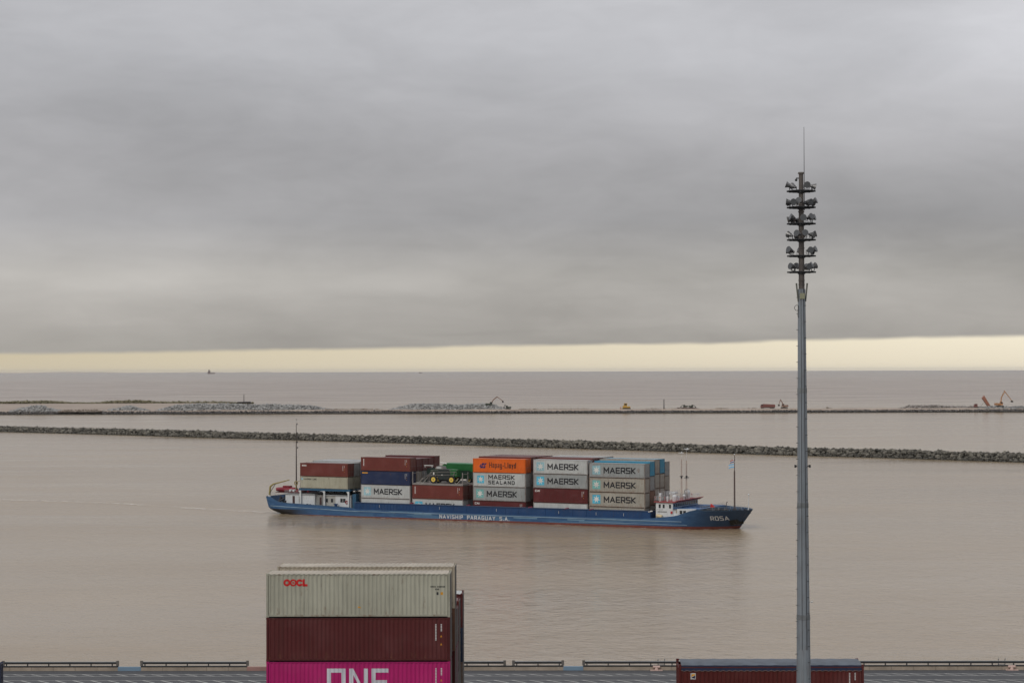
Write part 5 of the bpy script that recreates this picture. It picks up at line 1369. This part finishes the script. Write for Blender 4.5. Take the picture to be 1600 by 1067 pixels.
# ---- flat racks and farm machines on bay C
M_fr = pmat('flat_rack_grey', S(128, 124, 122), 0.7, vary=0.2, rust=0.4)
for ci, wl_ in enumerate(('near', 'middle', 'far')):
    v0 = CV0 + (0, 2, 4)[ci] * CP
    t = thing('flat_rack', f'grey open flat rack in the {wl_} row on the ship under the farm machines', 'flat rack', sh_w(36.75, v0, 7.19), SA, 'flat racks under the farm machines')
    MB().box(0.05, 0, 0, CL, CW, 0.35).build('base', M_fr, t)
    for x in (0.05, CL - 0.2):
        p = MB().box(x, 0.0, 0.35, x + 0.15, 0.15, 2.7 if ci == 0 else 2.4).box(x, CW - 0.15, 0.35, x + 0.15, CW, 2.7 if ci == 0 else 2.4).box(x, 0.15, 2.3, x + 0.15, CW - 0.15, 2.4).build('end_frame', M_fr, t)
    ds_ = MB()
    for x in (1.4, 2.4, 9.8, 10.6): ds_.tube((x, 0.3, 0.35), (x + 0.9, 0.8, 1.5), 0.06, n=5).tube((x, 0.3, 0.35), (x - 0.5, 0.3, 0.5), 0.06, n=5)
    ds_.build('lashing_bar', pmat('bar_pale', S(170, 168, 160), 0.5, rust=0.3), t)
M_jg = pmat('farm_green', S(28, 92, 46), 0.4, vary=0.15, scale=1.5)
M_jgd = pmat('farm_dark_green', S(22, 48, 34), 0.5)
M_jy = pmat('farm_yellow_rim', S(214, 186, 84), 0.5, vary=0.08)
M_ty = pmat('tyre_rubber', (0.02, 0.02, 0.02), 0.85)
def wheel(t, x, y, z, r_, w, name='wheel'):
    wl2 = MB().tube((x, y - w / 2, z), (x, y + w / 2, z), r_, n=22).build(name, M_ty, t)
    MB().tube((x, y - w / 2 - 0.02, z), (x, y + w / 2 + 0.02, z), r_ * 0.6, n=20).build('rim', M_jy, wl2)
    MB().tube((x, y - w / 2 - 0.05, z), (x, y - w / 2 - 0.01, z), r_ * 0.2, n=10).build('hub', M_cr, wl2)
sp_ = thing('crop_sprayer', 'dark self-propelled crop sprayer with large yellow-rimmed wheels on a flat rack', 'farm machine', sh_w(36.75, CV0, 7.54), SA)
for x in (5.1, 9.4):
    for y in (0.18, 2.3): wheel(sp_, x, y, 0.82, 0.82, 0.3)
    MB().tube((x, 0.35, 0.82), (x, 0.6, 1.9), 0.09, n=6).build('leg', M_jgd, sp_)
    MB().tube((x, 2.1, 0.82), (x, 1.9, 1.9), 0.09, n=6).build('leg', M_jgd, sp_)
MB().box(4.7, 0.7, 1.75, 9.9, 1.7, 1.95).prism([(5.9, 0.5), (8.7, 0.5), (9.0, 1.3), (5.8, 1.4)], 1.0, 1.6).build('chassis', M_dk, sp_)
MB().prism([(6.0, 1.2), (6.3, 0.85), (8.6, 0.85), (8.9, 1.2), (8.9, 2.6), (8.5, 3.0), (6.5, 3.0), (6.0, 2.6)], 0.25, 2.15).build('tank', pmat('tank_charcoal', S(36, 44, 44), 0.5), sp_)
MB().prism([(3.9, 1.9), (6.4, 1.7), (6.4, 3.1), (4.2, 2.9)], 0.5, 1.9).build('engine_hood', M_jgd, sp_)
MB().prism([(8.8, 1.3), (10.6, 1.5), (10.4, 2.9), (8.8, 3.0)], 0.4, 2.0).build('rear_body', M_jg, sp_)
c = MB().prism([(5.3, 3.0), (7.2, 3.0), (7.0, 3.55), (5.6, 3.55)], 0.4, 2.0).build('cab', M_fr, sp_)
MB().box(5.7, 0.38, 3.08, 6.8, 2.02, 3.45).build('window', pmat('pale_glass', S(170, 176, 178), 0.2), c)
bm = MB()
for k in range(5): bm.tube((4.4, 0.2, 1.3 + 0.35 * k), (10.6, 0.2 if k % 2 else 0.5, 1.6 + 0.3 * k), 0.045, n=5)
bm.tube((9.6, 0.15, 1.0), (10.1, 0.15, 2.5), 0.06, n=5).tube((4.6, 0.15, 2.2), (3.2, 0.3, 0.9), 0.05, n=5).tube((4.9, 0.15, 2.6), (2.2, 0.3, 0.6), 0.05, n=5)
bm.build('spray_boom', M_fr, sp_)
MB().box(4.95, 0.2, 1.8, 5.25, 0.3, 2.3).box(7.0, 0.16, 1.7, 7.2, 0.24, 1.9).build('marker_plate', M_wht, sp_)
hv = thing('combine_harvester', 'large green combine harvester lashed on the ship between red and orange containers', 'farm machine', sh_w(36.75, CV0 + 2 * CP, 7.54), SA)
MB().prism([(4.2, 2.6), (11.9, 2.3), (12.0, 3.8), (5.0, 3.85), (4.2, 3.4)], -0.05, 2.95).build('body', M_jg, hv)
MB().prism([(5.0, 0.9), (6.5, 0.7), (11.6, 0.8), (11.8, 2.4), (5.0, 2.6)], 0.0, 2.9).build('lower_body', M_jgd, hv)
MB().prism([(4.6, 3.84), (11.8, 3.8), (11.9, 3.98), (5.2, 4.05), (4.3, 3.95)], -0.1, 3.0).build('grain_tank_cover', pmat('farm_pale_green', S(60, 120, 80), 0.4), hv)
MB().box(8.0, -0.05, 1.0, 11.2, 0.0, 2.6).box(6.4, -0.04, 1.2, 7.8, 0.0, 2.8).build('side_panel', M_jgd, hv)
hc_ = MB().prism([(3.2, 1.6), (5.0, 1.6), (5.2, 3.4), (3.0, 3.4)], 0.5, 2.4).build('cab', M_jgd, hv)
MB().box(3.3, 0.46, 2.0, 4.8, 2.44, 3.2).build('window', M_win, hc_)
for x, r_ in ((5.6, 0.95), (10.6, 0.65)):
    for y in (0.75, 2.5): wheel(hv, x, y, r_, r_, 0.45)
MB().tube((5.6, -0.1, 3.9), (4.1, -0.2, 4.1), 0.11, n=8).build('unloading_auger', M_wht, hv)
gh = thing('harvester_header', 'dark green harvester header lashed at the aft end of the flat rack', 'farm machine', sh_w(37.0, CV0 + 1.6 * CP, 7.54), SA)
MB().box(0.5, 0.9, 1.5, 2.0, 3.0, 2.9).box(0.5, 0.3, 0.0, 0.7, 0.5, 1.1).box(2.0, 0.3, 0, 2.2, 0.5, 1.1).box(0.5, 2.8, 0.0, 0.7, 3.0, 1.1).box(2.0, 2.8, 0, 2.2, 3.0, 1.1).build('frame', pmat('header_dark', S(26, 42, 38), 0.6), gh)
MB().tube((0.2, 0.3, 3.45), (2.4, 0.3, 3.45), 0.09, n=8).tube((0.4, 0.3, 3.1), (0.4, 0.3, 3.45), 0.08, n=6).tube((2.1, 0.3, 3.1), (2.1, 0.3, 3.45), 0.08, n=6).build('reel_tube', M_wht, gh)

# ================================================================== WAKE
def wake_mat():
    m = bpy.data.materials.new('wake_foam'); m.use_nodes = True; N = NT(m.node_tree); b = N.n['Principled BSDF']
    P = N.add('ShaderNodeNewGeometry').outputs['Position']
    n = N.noise(N.mapping(P, (0.5, 0.9, 1)), 1.0, 5, 0.7); n2 = N.noise(P, 0.08, 3, 0.5)
    b.inputs['Base Color'].default_value = (0.78, 0.73, 0.66, 1); b.inputs['Roughness'].default_value = 0.8
    N.put(b.inputs['Alpha'], N.math('MULTIPLY', N.maprange(n, 0.45, 0.62), N.maprange(n2, 0.35, 0.6, 0.25, 0.85)))
    return m
M_wake = wake_mat()
wk = MB(); pr = None
WP = [(-51.5, 421.5), (-56.6, 424.6), (-67.7, 431.9), (-81.7, 443.8), (-94.0, 453.4), (-114.3, 463.6), (-138.3, 471.6)]
for i in range(64):
    f = i / 63 * (len(WP) - 1.001); k0 = int(f); g_ = f - k0
    x = WP[k0][0] + (WP[k0+1][0] - WP[k0][0]) * g_; y = WP[k0][1] + (WP[k0+1][1] - WP[k0][1]) * g_
    w = 2.4 - 1.2 * (i / 63); k = len(wk.v); wk.v += [(x, y - w, 0.06), (x, y + w, 0.06)]
    if pr is not None: wk.f.append((pr, k, k + 1, pr + 1))
    pr = k
# bow wave and side wash
for s in (-1, 1):
    pr = None
    for i in range(46):
        u = 107.6 - i * 2.3; h_ = half(min(u, 107.1), 0.0) if u > 3 else BM; w = 0.25 + (0.55 if 88 < u < 106 else 0.25)
        k = len(wk.v); wk.v += [tuple(sh_w(u, s * (h_ - 0.1), 0.04)), tuple(sh_w(u, s * (h_ + w), 0.04))]
        if pr is not None: wk.f.append((pr, k, k + 1, pr + 1))
        pr = k
tag(wk.build('wake', M_wake), 'faint pale wake and wash along the hull and astern of the ship', 'wake', kind='stuff')

# ================================================================== HAZE
HAZE = 0.9e-5
hz = bpy.data.materials.new('haze'); hz.use_nodes = True
N = NT(hz.node_tree); N.n.remove(N.n['Principled BSDF'])
pv = N.add('ShaderNodeVolumePrincipled'); pv.inputs['Color'].default_value = (0.92, 0.93, 0.95, 1); pv.inputs['Density'].default_value = HAZE; pv.inputs['Anisotropy'].default_value = 0.0
N.l.new(pv.outputs[0], N.n['Material Output'].inputs['Volume'])
o = MB().box(-61000, -61000, -8, 61000, 61000, 75).build('haze', hz); tag(o, 'thin even haze over the river', 'haze', kind='stuff')
